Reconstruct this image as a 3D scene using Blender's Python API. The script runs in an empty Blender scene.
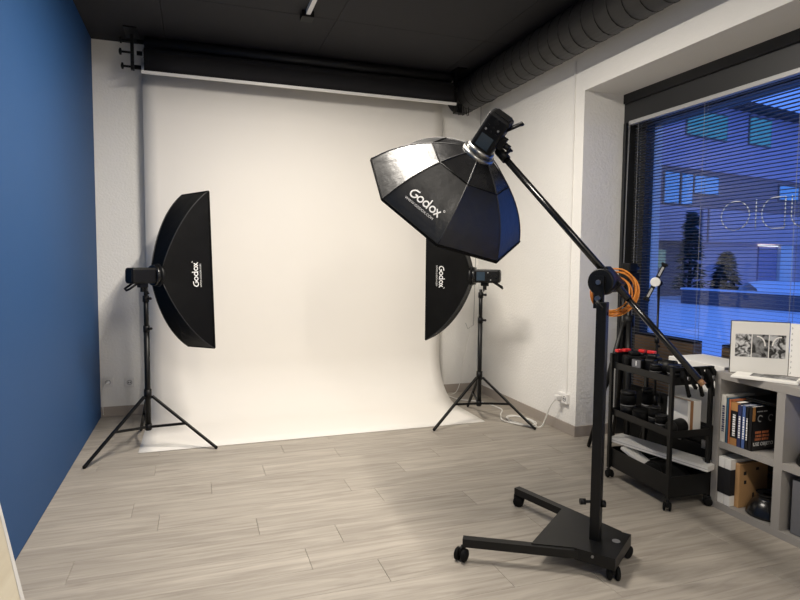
import bpy, bmesh, math, random
from mathutils import Vector, Matrix
random.seed(7)
PI = math.pi
scene = bpy.context.scene
COL = scene.collection

# ------------------------------------------------------------------ camera
CAM_H = 1.38
R = ((0.94531794, 0.01434069, -0.32583483),
     (-0.32604337, 0.06712658, -0.94296858),
     (0.00834936, 0.9976414, 0.06813164))
cd = bpy.data.cameras.new('camera')
cam = bpy.data.objects.new('camera', cd); COL.objects.link(cam)
cd.sensor_width = 36.0; cd.lens = 590.0 / 800.0 * 36.0
cd.clip_start = 0.05; cd.clip_end = 300
cam.matrix_world = Matrix(((*R[0], 0), (*R[1], 0), (*R[2], CAM_H), (0, 0, 0, 1)))
scene.camera = cam
# ------------------------------------------------------------------ world / exposure
w = bpy.data.worlds.new('dusk_sky'); scene.world = w; w.use_nodes = True
bg = w.node_tree.nodes['Background']
bg.inputs[0].default_value = (0.11, 0.27, 0.95, 1)
bg.inputs[1].default_value = 1.3
vs = scene.view_settings
vs.view_transform = 'Standard'; vs.look = 'None'; vs.gamma = 1.0; vs.use_curve_mapping = False
vs.exposure = -0.06
# linear luminaires on the ceiling track: (y centre, watts)
LAMPS = [(3.20, 128), (-0.6, 80)]
LAMP_X = 0.80
LAMP_COL = (1.0, 0.925, 0.825)

# ------------------------------------------------------------------ helpers
def lin(r, g, b):
    f = lambda c: (c/255/12.92) if c/255 <= 0.04045 else ((c/255+0.055)/1.055)**2.4
    return (f(r), f(g), f(b), 1)

MATS = {}
def mat(name, col, rough=0.6, metal=0.0, var=0.0, vscale=8.0, bump=0.0, bscale=60.0, spec=0.5, emit=None, estr=0, coat=0.0):
    m = bpy.data.materials.new(name); m.use_nodes = True
    nt = m.node_tree; p = nt.nodes['Principled BSDF']
    p.inputs['Base Color'].default_value = col
    p.inputs['Roughness'].default_value = rough
    p.inputs['Metallic'].default_value = metal
    p.inputs['Specular IOR Level'].default_value = spec
    p.inputs['Coat Weight'].default_value = coat
    if emit:
        p.inputs['Emission Color'].default_value = emit; p.inputs['Emission Strength'].default_value = estr
    if var or bump:
        tc = nt.nodes.new('ShaderNodeTexCoord')
    if var:
        n = nt.nodes.new('ShaderNodeTexNoise'); n.inputs['Scale'].default_value = vscale; n.inputs['Detail'].default_value = 4
        nt.links.new(tc.outputs['Object'], n.inputs['Vector'])
        mx = nt.nodes.new('ShaderNodeMix'); mx.data_type = 'RGBA'
        mx.inputs['A'].default_value = tuple(c*(1-var) for c in col[:3])+(1,)
        mx.inputs['B'].default_value = tuple(min(1, c*(1+var)) for c in col[:3])+(1,)
        nt.links.new(n.outputs['Fac'], mx.inputs['Factor'])
        nt.links.new(mx.outputs['Result'], p.inputs['Base Color'])
    if bump:
        n2 = nt.nodes.new('ShaderNodeTexNoise'); n2.inputs['Scale'].default_value = bscale; n2.inputs['Detail'].default_value = 3
        nt.links.new(tc.outputs['Object'], n2.inputs['Vector'])
        b = nt.nodes.new('ShaderNodeBump'); b.inputs['Strength'].default_value = bump; b.inputs['Distance'].default_value = 0.01
        nt.links.new(n2.outputs['Fac'], b.inputs['Height']); nt.links.new(b.outputs['Normal'], p.inputs['Normal'])
    MATS[name] = m
    return m

def wood(name, c1, c2, rough=0.5, stretch=(1.2, 14, 14), rnd=True, bump=0.05):
    m = bpy.data.materials.new(name); m.use_nodes = True
    nt = m.node_tree; p = nt.nodes['Principled BSDF']; p.inputs['Roughness'].default_value = rough
    tc = nt.nodes.new('ShaderNodeTexCoord'); mp = nt.nodes.new('ShaderNodeMapping'); mp.inputs['Scale'].default_value = stretch
    oi = nt.nodes.new('ShaderNodeObjectInfo')
    add = nt.nodes.new('ShaderNodeVectorMath'); add.operation = 'ADD'
    sc = nt.nodes.new('ShaderNodeVectorMath'); sc.operation = 'SCALE'; sc.inputs[0].default_value = (37, 91, 53)
    nt.links.new(oi.outputs['Random'], sc.inputs['Scale'])
    nt.links.new(tc.outputs['Object'], mp.inputs['Vector'])
    nt.links.new(mp.outputs['Vector'], add.inputs[0]); nt.links.new(sc.outputs['Vector'], add.inputs[1])
    n = nt.nodes.new('ShaderNodeTexNoise'); n.inputs['Scale'].default_value = 1.0; n.inputs['Detail'].default_value = 6
    n.inputs['Roughness'].default_value = 0.6; n.inputs['Distortion'].default_value = 1.2
    nt.links.new(add.outputs['Vector'], n.inputs['Vector'])
    cr = nt.nodes.new('ShaderNodeValToRGB')
    cr.color_ramp.elements[0].position = 0.3; cr.color_ramp.elements[0].color = c1
    cr.color_ramp.elements[1].position = 0.7; cr.color_ramp.elements[1].color = c2
    nt.links.new(n.outputs['Fac'], cr.inputs['Fac'])
    hs = nt.nodes.new('ShaderNodeHueSaturation')
    mr = nt.nodes.new('ShaderNodeMapRange'); mr.inputs['To Min'].default_value = 0.94; mr.inputs['To Max'].default_value = 1.05
    nt.links.new(oi.outputs['Random'], mr.inputs['Value'])
    if rnd: nt.links.new(mr.outputs['Result'], hs.inputs['Value'])
    nt.links.new(cr.outputs['Color'], hs.inputs['Color']); nt.links.new(hs.outputs['Color'], p.inputs['Base Color'])
    b = nt.nodes.new('ShaderNodeBump'); b.inputs['Strength'].default_value = bump; b.inputs['Distance'].default_value = 0.004
    nt.links.new(n.outputs['Fac'], b.inputs['Height']); nt.links.new(b.outputs['Normal'], p.inputs['Normal'])
    MATS[name] = m
    return m

class MB:
    def __init__(s, M=None): s.v = []; s.f = []; s.sm = []; s.M = M or Matrix()
    def add(s, vs, fs, smooth=False):
        o = len(s.v); s.v += [tuple(s.M @ Vector(v)) for v in vs]
        s.f += [tuple(i+o for i in f) for f in fs]; s.sm += [smooth]*len(fs)
        return s
    def box(s, a, b, M=None, bev=0.0):
        x0, y0, z0 = [min(p, q) for p, q in zip(a, b)]; x1, y1, z1 = [max(p, q) for p, q in zip(a, b)]
        if bev > 0:
            bm = bmesh.new(); bmesh.ops.create_cube(bm, size=1)
            for v in bm.verts: v.co = Vector(((x0+x1)/2+v.co.x*(x1-x0), (y0+y1)/2+v.co.y*(y1-y0), (z0+z1)/2+v.co.z*(z1-z0)))
            bmesh.ops.bevel(bm, geom=list(bm.edges), offset=bev, segments=2, affect='EDGES', profile=0.5)
            bm.verts.index_update()
            vs = [v.co.copy() for v in bm.verts]; fs = [[v.index for v in f.verts] for f in bm.faces]; bm.free()
        else:
            vs = [Vector(q) for q in ((x0,y0,z0),(x1,y0,z0),(x1,y1,z0),(x0,y1,z0),(x0,y0,z1),(x1,y0,z1),(x1,y1,z1),(x0,y1,z1))]
            fs = [(0,3,2,1),(4,5,6,7),(0,1,5,4),(1,2,6,5),(2,3,7,6),(3,0,4,7)]
        if M: vs = [M @ v for v in vs]
        return s.add(vs, fs)
    def bar(s, p, q, wd, ht, up=(0, 0, 1)):
        p, q = Vector(p), Vector(q); d = (q-p).normalized(); u = Vector(up)
        x = d.cross(u)
        if x.length < 1e-4: x = d.cross(Vector((1, 0, 0)))
        x.normalize(); y = x.cross(d).normalized()
        vs = []
        for c in (p, q):
            for a, b in ((-1,-1),(1,-1),(1,1),(-1,1)): vs.append(c + x*a*wd/2 + y*b*ht/2)
        return s.add(vs, [(0,1,2,3),(7,6,5,4),(0,4,5,1),(1,5,6,2),(2,6,7,3),(3,7,4,0)])
    def tube(s, pts, r, n=10, closed=False, caps=True):
        pts = [Vector(p) for p in pts]; k = len(pts)
        rs = r if isinstance(r, (list, tuple)) else [r]*k
        vs = []; fs = []; prev = None
        for i, p in enumerate(pts):
            if closed: d = pts[(i+1) % k]-pts[i-1]
            else: d = pts[min(i+1, k-1)]-pts[max(i-1, 0)]
            if d.length < 1e-9: d = Vector((0, 0, 1))
            d.normalize()
            if prev is None:
                a = d.cross(Vector((0, 0, 1)));
                if a.length < 1e-3: a = d.cross(Vector((1, 0, 0)))
            else:
                a = prev - d*(prev.dot(d))
            a.normalize(); prev = a; b = d.cross(a)
            for j in range(n):
                t = 2*PI*j/n; vs.append(p + a*math.cos(t)*rs[i] + b*math.sin(t)*rs[i])
        for i in range(k if closed else k-1):
            for j in range(n):
                i2 = (i+1) % k
                fs.append((i*n+j, i*n+(j+1) % n, i2*n+(j+1) % n, i2*n+j))
        s.add(vs, fs, True)
        if caps and not closed:
            o = len(s.v)-len(vs)
            s.f.append(tuple(o+j for j in range(n))[::-1]); s.sm.append(False)
            s.f.append(tuple(o+(k-1)*n+j for j in range(n))); s.sm.append(False)
        return s
    def cyl(s, p, q, r, r2=None, n=16): return s.tube([p, q], [r, r if r2 is None else r2], n)
    def lathe(s, prof, M=None, n=24, caps=True):
        M = M or Matrix(); vs = []; fs = []
        for r, z in prof:
            for j in range(n):
                t = 2*PI*j/n; vs.append(M @ Vector((r*math.cos(t), r*math.sin(t), z)))
        k = len(prof)
        for i in range(k-1):
            for j in range(n): fs.append((i*n+j, i*n+(j+1) % n, (i+1)*n+(j+1) % n, (i+1)*n+j))
        s.add(vs, fs, True)
        if caps:
            o = len(s.v)-len(vs)
            s.f.append(tuple(o+j for j in range(n))[::-1]); s.sm.append(False)
            s.f.append(tuple(o+(k-1)*n+j for j in range(n))); s.sm.append(False)
        return s
    def sphere(s, c, r, n=12, m=8, sc=(1, 1, 1)):
        prof = [(max(1e-4, r*math.sin(PI*i/m)), -r*math.cos(PI*i/m)) for i in range(m+1)]
        return s.lathe(prof, Matrix.Translation(c) @ Matrix.Diagonal((*sc, 1)), n)
    def prism(s, poly, z0, z1, M=None):
        M = M or Matrix(); k = len(poly)
        vs = [M @ Vector((x, y, z0)) for x, y in poly]+[M @ Vector((x, y, z1)) for x, y in poly]
        fs = [tuple(range(k))[::-1], tuple(range(k, 2*k))]+[(i, (i+1) % k, k+(i+1) % k, k+i) for i in range(k)]
        return s.add(vs, fs)
    def grid(s, rows, smooth=True, thick=0):
        n = len(rows[0]); vs = [p for r in rows for p in r]
        fs = [(i*n+j, i*n+j+1, (i+1)*n+j+1, (i+1)*n+j) for i in range(len(rows)-1) for j in range(n-1)]
        return s.add(vs, fs, smooth)
    def mesh(s, name, m=None):
        me = bpy.data.meshes.new(name); me.from_pydata([tuple(v) for v in s.v], [], s.f); me.update()
        me.polygons.foreach_set('use_smooth', s.sm)
        if m: me.materials.append(m if not isinstance(m, str) else MATS[m])
        return me
    def build(s, name, m, parent=None, label=None, solid=0):
        o = bpy.data.objects.new(name, s.mesh(name, m)); COL.objects.link(o)
        if parent: o.parent = parent
        if label: o['label'] = label
        if solid:
            md = o.modifiers.new('thickness', 'SOLIDIFY'); md.thickness = solid; md.offset = 0
        return o

def thing(name, label, cat, loc=(0, 0, 0), rotz=0, group=None, M=None):
    o = bpy.data.objects.new(name, None); COL.objects.link(o); o.empty_display_size = 0.05
    if M is not None: o.matrix_world = M
    else: o.location = loc; o.rotation_euler = (0, 0, rotz)
    o['label'] = label; o['category'] = cat
    if group: o['group'] = group
    return o
def tag(o, label, cat, group=None):
    o['label'] = label; o['category'] = cat
    if group: o['group'] = group
    return o
def struct(name, label=None, loc=(0, 0, 0)):
    o = bpy.data.objects.new(name, None); COL.objects.link(o); o.location = loc; o['kind'] = 'structure'
    if label: o['label'] = label
    return o
def S_(o, label=None):
    o['kind'] = 'structure'
    if label: o['label'] = label
    return o
def link(name, me, parent, loc=(0, 0, 0), rot=(0, 0, 0)):
    o = bpy.data.objects.new(name, me); COL.objects.link(o); o.parent = parent; o.location = loc; o.rotation_euler = rot
    return o
def text_geo(txt, size, bold=0.0, align='CENTER'):
    cu = bpy.data.curves.new('t', 'FONT'); cu.body = txt; cu.size = size; cu.align_x = align; cu.align_y = 'CENTER'
    cu.offset = bold*size; cu.resolution_u = 3
    o = bpy.data.objects.new('t', cu); COL.objects.link(o)
    dg = bpy.context.evaluated_depsgraph_get(); me = bpy.data.meshes.new_from_object(o.evaluated_get(dg))
    vs = [tuple(v.co) for v in me.vertices]; fs = [tuple(p.vertices) for p in me.polygons]
    bpy.data.objects.remove(o); bpy.data.curves.remove(cu); bpy.data.meshes.remove(me)
    return vs, fs
def frame_M(o, z, x):
    z = Vector(z).normalized(); x = Vector(x); x = (x - z*x.dot(z)).normalized(); y = z.cross(x)
    return Matrix(((x.x, y.x, z.x, o[0]), (x.y, y.y, z.y, o[1]), (x.z, y.z, z.z, o[2]), (0, 0, 0, 1)))

# ------------------------------------------------------------------ materials
mat('blue_paint', lin(38, 76, 122), 0.6, spec=0.2, var=0.03, vscale=3, bump=0.12, bscale=140)
mat('white_plaster', lin(238, 236, 231), 0.85, var=0.03, vscale=4, bump=0.42, bscale=55)
mat('smooth_white', lin(236, 234, 229), 0.8, var=0.02, vscale=3, bump=0.25, bscale=70)
mat('black_ceiling', lin(25, 24, 27), 0.8, var=0.1, vscale=3, bump=0.1)
mat('duct_black', lin(27, 26, 27), 0.55, var=0.1, vscale=5)
mat('skirting', lin(165, 155, 145), 0.6, var=0.08, vscale=6)
mat('subfloor', lin(110, 100, 90), 0.9, var=0.05)
mat('paper_white', lin(240, 236, 229), 0.9, var=0.01, vscale=2, bump=0.02, bscale=4)
mat('paper_black', lin(20, 19, 22), 0.85, var=0.1)
mat('white_plastic', lin(232, 230, 226), 0.45, var=0.02)
mat('offwhite_cable', lin(240, 238, 232), 0.5, var=0.02)
mat('metal_black', lin(17, 17, 17), 0.42, var=0.15, vscale=20, spec=0.3)
mat('metal_black_gloss', lin(20, 20, 21), 0.25, var=0.1, vscale=20)
mat('plastic_black', lin(13, 13, 14), 0.5, var=0.15, vscale=25, spec=0.25)
mat('rubber', lin(12, 12, 12), 0.75, var=0.2, vscale=30, spec=0.2)
mat('fabric_black', lin(11, 11, 11), 0.55, var=0.25, vscale=14, bump=0.5, bscale=7, spec=0.14)
mat('fabric_octa', lin(12, 12, 13), 0.40, var=0.2, vscale=14, bump=0.35, bscale=18, spec=0.75)
mat('fabric_gloss', lin(22, 22, 23), 0.26, var=0.2, vscale=12, bump=0.5, bscale=14, spec=0.6)
mat('seam', lin(30, 30, 31), 0.5, var=0.1)
mat('diffuser', lin(238, 236, 230), 0.9, var=0.02)
mat('silver', lin(150, 150, 148), 0.33, 1.0, var=0.05)
mat('steel', lin(150, 150, 152), 0.35, 1.0, var=0.05)
mat('screen', lin(54, 66, 76), 0.15, var=0.1, vscale=30)
mat('logo_white', lin(238, 238, 236), 0.6, var=0.01)
mat('orange_cable', lin(222, 140, 52), 0.45, var=0.05, vscale=30)
mat('red_plastic', lin(205, 42, 42), 0.4, var=0.05)
mat('shelf_grey', lin(150, 146, 141), 0.5, var=0.03, vscale=5)
mat('white_card', lin(228, 226, 221), 0.7, var=0.03, vscale=6)
mat('brown_tape', lin(150, 108, 70), 0.4, var=0.05)
mat('cardboard', lin(178, 138, 92), 0.8, var=0.06, vscale=12)
mat('window_black', lin(30, 31, 33), 0.45, var=0.08, vscale=6)
mat('slat_grey', lin(96, 98, 104), 0.4, 0.3, var=0.03)
mat('headrail', lin(172, 172, 172), 0.4, 0.2, var=0.03)
mat('cord', lin(150, 150, 150), 0.7, var=0.03)
mat('grey_fabric', lin(98, 98, 102), 0.9, var=0.1, vscale=30)
mat('snow', lin(226, 230, 238), 0.8, var=0.04, vscale=0.7, bump=0.3, bscale=1.5)
mat('facade_upper', lin(200, 175, 190), 0.9, var=0.04, vscale=1)
mat('facade_band', lin(160, 130, 130), 0.9, var=0.06, vscale=1)
mat('facade_low', lin(205, 175, 180), 0.9, var=0.04, vscale=1)
mat('facade_ground', lin(105, 98, 105), 0.9, var=0.06, vscale=1)
mat('roof_dark', lin(40, 40, 48), 0.8, var=0.1)
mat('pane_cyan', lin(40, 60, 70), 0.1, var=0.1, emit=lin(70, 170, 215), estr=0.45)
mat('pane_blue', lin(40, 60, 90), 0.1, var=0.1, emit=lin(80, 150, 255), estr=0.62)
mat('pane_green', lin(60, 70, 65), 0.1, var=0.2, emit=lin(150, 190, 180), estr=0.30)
mat('lamp_tube', lin(240, 240, 235), 0.5, var=0.01, emit=lin(240, 245, 235), estr=1.4)
mat('door_lilac', lin(140, 135, 165), 0.7, var=0.03)
mat('conifer', lin(38, 58, 56), 0.9, var=0.3, vscale=5)
mat('bark', lin(60, 48, 40), 0.9, var=0.2, vscale=10)
mat('wood_planter', lin(172, 140, 108), 0.75, var=0.12, vscale=6)
mat('table_edge', lin(205, 200, 192), 0.5, var=0.02)
mat('page', lin(240, 238, 232), 0.7, var=0.01)
wood('floor_wood', lin(143, 135, 125), lin(181, 173, 161), 0.48, (1.6, 22, 22))
wood('table_wood', lin(186, 172, 145), lin(206, 195, 170), 0.45, (9, 0.9, 9), rnd=False)
def print_mat(name, seed, c_dark=0.02, c_light=0.75, sc=22):
    m = bpy.data.materials.new(name); m.use_nodes = True; nt = m.node_tree; p = nt.nodes['Principled BSDF']
    tc = nt.nodes.new('ShaderNodeTexCoord'); mp = nt.nodes.new('ShaderNodeMapping'); mp.inputs['Location'].default_value = (seed, seed*2, seed*3)
    n = nt.nodes.new('ShaderNodeTexNoise'); n.inputs['Scale'].default_value = sc; n.inputs['Detail'].default_value = 3; n.inputs['Distortion'].default_value = 1.0
    cr = nt.nodes.new('ShaderNodeValToRGB'); e = cr.color_ramp.elements
    e[0].position = 0.42; e[0].color = (c_dark,)*3+(1,); e[1].position = 0.60; e[1].color = (c_light,)*3+(1,)
    nt.links.new(tc.outputs['Object'], mp.inputs['Vector']); nt.links.new(mp.outputs['Vector'], n.inputs['Vector'])
    nt.links.new(n.outputs['Fac'], cr.inputs['Fac']); nt.links.new(cr.outputs['Color'], p.inputs['Base Color']); p.inputs['Roughness'].default_value = 0.4
    MATS[name] = m
print_mat('photo_a', 1.3, 0.015, 0.7, 34); print_mat('photo_b', 5.1, 0.012, 0.30, 24); print_mat('photo_c', 9.7, 0.012, 0.6, 27)
gm = bpy.data.materials.new('glass'); gm.use_nodes = True
gn = gm.node_tree; gn.nodes.remove(gn.nodes['Principled BSDF'])
g_tr = gn.nodes.new('ShaderNodeBsdfTransparent'); g_gl = gn.nodes.new('ShaderNodeBsdfGlossy'); g_gl.inputs['Roughness'].default_value = 0.0
g_tr.inputs['Color'].default_value = (0.94, 0.96, 0.97, 1)
g_fr = gn.nodes.new('ShaderNodeFresnel'); g_fr.inputs['IOR'].default_value = 1.3
g_mx = gn.nodes.new('ShaderNodeMixShader')
gn.links.new(g_fr.outputs[0], g_mx.inputs[0]); gn.links.new(g_tr.outputs[0], g_mx.inputs[1]); gn.links.new(g_gl.outputs[0], g_mx.inputs[2])
gn.links.new(g_mx.outputs[0], gn.nodes['Material Output'].inputs['Surface'])
MATS['glass'] = gm

# ------------------------------------------------------------------ room shell
XL, XR, YB, YF, ZC = -0.797, 2.80, 5.60, -1.6, 3.19
XG = 3.30                     # glass plane
YW, YW0 = 3.86, 0.15          # window opening, far and near reveal
ZH = 2.67
floor = struct('floor', 'pale grey oak laminate plank floor')
MB().box((XL-0.1, YF-0.1, -0.08), (3.32, YB+0.1, -0.012)).build('subfloor', 'subfloor', floor)
PW, PL, GAP = 0.204, 1.205, 0.0011
joint = {0: 0.40, -1: -0.27, 1: 0.068, 2: -0.347, 3: -0.205, 4: 0.282, 5: 0.663, 6: 0.472}
plank_meshes = {}
def plank(x0, x1, y0, y1):
    key = (round(x1-x0, 3), round(y1-y0, 3))
    if key not in plank_meshes:
        L, W = key; a, b = L/2-GAP/2, W/2-GAP/2; c = 0.0012
        mb = MB(); mb.add([(-a,-b,-0.012),(a,-b,-0.012),(a,b,-0.012),(-a,b,-0.012),(-a,-b,-c),(a,-b,-c),(a,b,-c),(-a,b,-c),(-a+c,-b+c,0),(a-c,-b+c,0),(a-c,b-c,0),(-a+c,b-c,0)],
            [(0,1,5,4),(1,2,6,5),(2,3,7,6),(3,0,4,7),(4,5,9,8),(5,6,10,9),(6,7,11,10),(7,4,8,11),(8,9,10,11)])
        plank_meshes[key] = mb.mesh('plank', 'floor_wood')
    link('plank', plank_meshes[key], floor, ((x0+x1)/2, (y0+y1)/2, 0))
for row in range(-9, 28):
    y1 = 3.953 - row*PW; y0 = y1 - PW
    y1 = min(y1, YB); y0 = max(y0, YF)
    if y1-y0 < 0.02: continue
    xe = XG if (y0 < YW and y1 > YW0) else XR
    j = joint.get(row, random.uniform(-0.7, 0.5))
    x = j - PL*math.ceil((j-XL)/PL)
    while x < xe:
        a, b = max(x, XL), min(x+PL, xe)
        if b-a > 0.02: plank(a, b, y0, y1)
        x += PL

S_(MB().box((XL-0.15, YF-0.1, 0), (XL, YB+0.1, ZC)).build('wall_left', 'blue_paint'), 'deep blue painted wall on the left')
S_(MB().box((XL, YB, 0), (XR+0.4, YB+0.15, ZC)).build('wall_back', 'white_plaster'), 'white textured wall behind the paper backdrop')
wr = struct('wall_right', 'white plaster wall with deep window opening')
MB().box((XR, YW, 0), (XG+0.25, YB, ZC)).build('pier', 'white_plaster', wr)
MB().box((XR, YW0, ZH), (XG+0.25, YW, ZC)).build('lintel', 'smooth_white', wr)
MB().box((XR, YF, 0), (XG+0.25, YW0, ZC)).build('pier', 'white_plaster', wr)
S_(MB().box((XL, YF-0.15, 0), (XR+0.4, YF, ZC)).build('wall_front', 'smooth_white'), 'white wall behind the viewer')
ceil = struct('ceiling', 'black painted panel ceiling')
MB().box((XL-0.1, YF-0.1, ZC+0.012), (XG+0.2, YB+0.1, ZC+0.1)).build('ceiling_backing', 'black_ceiling', ceil)
pm = MB().box((-0.623, -1.247, 0), (0.623, 1.247, 0.012)).mesh('ceiling_panel', 'black_ceiling')
for ix in range(-2, 3):
    for iy in range(-3, 2):
        x0, x1 = 1.035+1.25*ix, 1.035+1.25*(ix+1); y0, y1 = 4.52+2.5*iy, 4.52+2.5*(iy+1)
        a, b, c, d = max(x0, XL), min(x1, XR), max(y0, YF), min(y1, YB)
        if b-a < 0.05 or d-c < 0.05: continue
        MB().box((a+0.002, c+0.002, ZC), (b-0.002, d-0.002, ZC+0.012)).build('ceiling_panel', 'black_ceiling', ceil)
def tiles(name, p, q, nrm, h=0.085, L=0.6):
    s = struct(name); p, q = Vector(p), Vector(q); d = q-p; n = max(1, round(d.length/L)); e = d/n
    for i in range(n):
        a = p+e*i+e.normalized()*0.001; b = p+e*(i+1)-e.normalized()*0.001
        a2, b2 = a, b+Vector(nrm)*0.011
        MB().box((a2.x, a2.y, 0.0005), (b2.x, b2.y, h)).build('tile', 'skirting', s)
    return s
tiles('baseboard_back', (XL+0.002, YB-0.001, 0), (XR-0.012, YB-0.001, 0), (0, -1, 0))
tiles('baseboard_right', (XR-0.001, YW-0.011, 0), (XR-0.001, YB-0.002, 0), (-1, 0, 0))
tiles('baseboard_return', (XR, YW-0.001, 0), (XG-0.05, YW-0.001, 0), (0, -1, 0))
S_(MB().box((XR-0.012, 3.972, 0.325), (XR-0.0005, 3.987, 2.92)).build('trim_1', 'white_plastic'), 'thin white cable trunking running up the right wall')

# ------------------------------------------------------------------ window
win = struct('window_1', 'large dark framed shop window looking on a dusky street')
def wpart(name, a, b, m='window_black'): return MB().box(a, b).build(name, m, win)
wpart('shutter_box', (3.17, YW0, 2.45), (3.50, YW, ZH))
wpart('shutter_lip', (3.158, YW0, 2.60), (3.17, YW, ZH))
wpart('jamb_lining', (3.165, YW-0.03, 0), (3.26, YW-0.001, 2.45))
wpart('frame_post', (3.26, YW-0.145, 0), (3.34, YW-0.001, 2.45))
wpart('frame_post', (3.26, YW0+0.001, 0), (3.34, YW0+0.12, 2.45))
wpart('frame_rail', (3.26, YW0+0.12, 2.425), (3.34, YW-0.145, 2.45))
wpart('frame_rail', (3.26, YW0+0.12, 0), (3.34, YW-0.145, 0.10))
pane = wpart('pane', (3.302, YW0+0.12, 0.10), (3.308, YW-0.145, 2.425), 'glass')
LK = (XG-0.004)/3.25
def letter_tube(mb, pts, r=0.0032, closed=False): mb.tube([(XG-0.004, y*LK, CAM_H+(z-CAM_H)*LK) for y, z in pts], r, 6, closed)
def arc(cy, cz, ry, rz, a0, a1, n=20): return [(cy+ry*math.cos(math.radians(a0+(a1-a0)*i/n)), cz+rz*math.sin(math.radians(a0+(a1-a0)*i/n))) for i in range(n+1)]
lz0, lz1 = 1.585, 1.768; lm = (lz0+lz1)/2; lr = (lz1-lz0)/2
let = {}
mb = MB(); letter_tube(mb, arc(2.884, lm, 0.104, lr, 0, 360)[:-1], closed=True); let['O'] = mb
mb = MB(); letter_tube(mb, [(2.735, lz0), (2.735, lz1)]); let['I'] = mb
mb = MB(); letter_tube(mb, [(2.545, lz0), (2.545, lz1)]+[(2.61, lz1)]+arc(2.61, lm, 0.085, lr, 90, -90)+[(2.545, lz0)]); let['D'] = mb
mb = MB(); letter_tube(mb, [(2.505, lz1), (2.505, lm-0.02)]+arc(2.43, lm-0.02, 0.075, lr-0.02, 0, -180)+[(2.355, lz1)]); let['U'] = mb
mb = MB(); letter_tube(mb, [(2.325, lz1), (2.175, lz1)]); letter_tube(mb, [(2.25, lz1), (2.25, lz0)]); let['T'] = mb
mb = MB(); letter_tube(mb, arc(2.07, lm+lr/2, 0.07, lr/2, 200-180, 270)[:]+arc(2.07, lm-lr/2, 0.07, lr/2, 90, -160)); let['S'] = mb
for k in let: let[k].build('letter', 'logo_white', pane, 'thin white outline letter on the glass')

bl = thing('venetian_blind', 'grey horizontal slat blind hanging in the window recess', 'blind', (3.15, 0, 0))
BY0, BY1 = 0.3, 3.76
MB().box((-0.02, BY0, 2.418), (0.02, BY1, 2.447), bev=0.003).build('headrail', 'headrail', bl)
sm_ = MB()
prof = [(-0.0125, -0.0006), (-0.006, 0.0010), (0, 0.0016), (0.006, 0.0010), (0.0125, -0.0006)]
sm_.grid([[(x, BY0+0.01, z) for x, z in prof], [(x, BY1-0.06, z) for x, z in prof]])
slat_me = sm_.mesh('slat', 'slat_grey')
z = 2.402
while z > 0.16:
    link('slat', slat_me, bl, (0, 0, z), (0, math.radians(6), 0)); z -= 0.0225
MB().box((-0.012, BY0+0.01, 0.13), (0.012, BY1-0.06, 0.145)).build('bottom_rail', 'slat_grey', bl)
for y in (3.66, 3.05, 2.4, 1.7, 1.0, 0.4):
    mb = MB()
    for dx in (-0.0135, 0.0135): mb.tube([(dx, y, 0.14), (dx, y, 2.42)], 0.0012, 5)
    mb.build('ladder_cord', 'cord', bl)
for k, y in enumerate((3.745, 3.735)):
    MB().tube([(-0.028, y, 2.43), (-0.034, y+0.004*k, 1.9), (-0.03, y+0.012, 0.75)], 0.0014, 5).build('pull_cord', 'cord', bl)

# ------------------------------------------------------------------ ceiling fittings
duct = thing('air_duct', 'black spiral ventilation duct along the right edge of the ceiling', 'duct', (2.565, 0, 3.01))
MB().tube([(0, YF+0.01, 0), (0, YB-0.005, 0)], 0.155, 28).build('pipe', 'duct_black', duct)
pts = []
n = int((YB-YF)/0.13*20)
for i in range(n+1):
    t = i/20*2*PI; pts.append((0.156*math.cos(t), YF+0.03+(YB-YF-0.06)*i/n, 0.156*math.sin(t)))
MB().tube(pts, 0.0028, 5).build('spiral_seam', 'metal_black', duct)
mb = MB(); mb.tube([(0.157*math.cos(a), 5.05, 0.157*math.sin(a)) for a in [2*PI*i/28 for i in range(28)]], 0.006, 6, True)
mb.build('joint_ring', 'metal_black', duct)
for yy in (2.0, 4.4):
    MB().box((-0.012, yy-0.01, 0.15), (0.012, yy+0.01, ZC-3.01), None).build('hanger', 'metal_black', duct)

tr = thing('light_track', 'white ceiling light track with black end box', 'light track', (0.80, 0, 3.19))
MB().box((-0.016, -0.6, -0.03), (0.016, 4.43, 0)).build('rail', 'white_plastic', tr)
MB().box((-0.045, 4.42, -0.045), (0.045, 4.53, 0), bev=0.004).build('feed_box', 'plastic_black', tr)
for k, (yc, watts) in enumerate(LAMPS):
    sp = thing('linear_luminaire', 'long slim ceiling lamp under the track, %s' % ('nearest the backdrop', 'above the viewer')[k], 'ceiling lamp', (LAMP_X, yc, 3.10), 0, 'linear lamps on the ceiling track')
    MB().box((-0.035, -0.76, 0.0), (0.035, 0.76, 0.03), bev=0.004).build('housing', 'plastic_black', sp)
    MB().box((-0.028, -0.75, -0.004), (0.028, 0.75, -0.0005)).build('lamp_cover', 'lamp_tube', sp, 'glowing white cover')
    for yy in (-0.4, 0.4): MB().box((-0.01, yy-0.01, 0.03), (0.01, yy+0.01, 0.06)).build('stem', 'plastic_black', sp)
    ld = bpy.data.lights.new('lamp_light', 'AREA'); ld.shape = 'RECTANGLE'; ld.size = 0.06; ld.size_y = 1.48; ld.energy = watts; ld.color = LAMP_COL
    lo = bpy.data.objects.new('lamp_light', ld); COL.objects.link(lo); lo.parent = sp; lo.location = (0, 0, -0.008)

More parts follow.
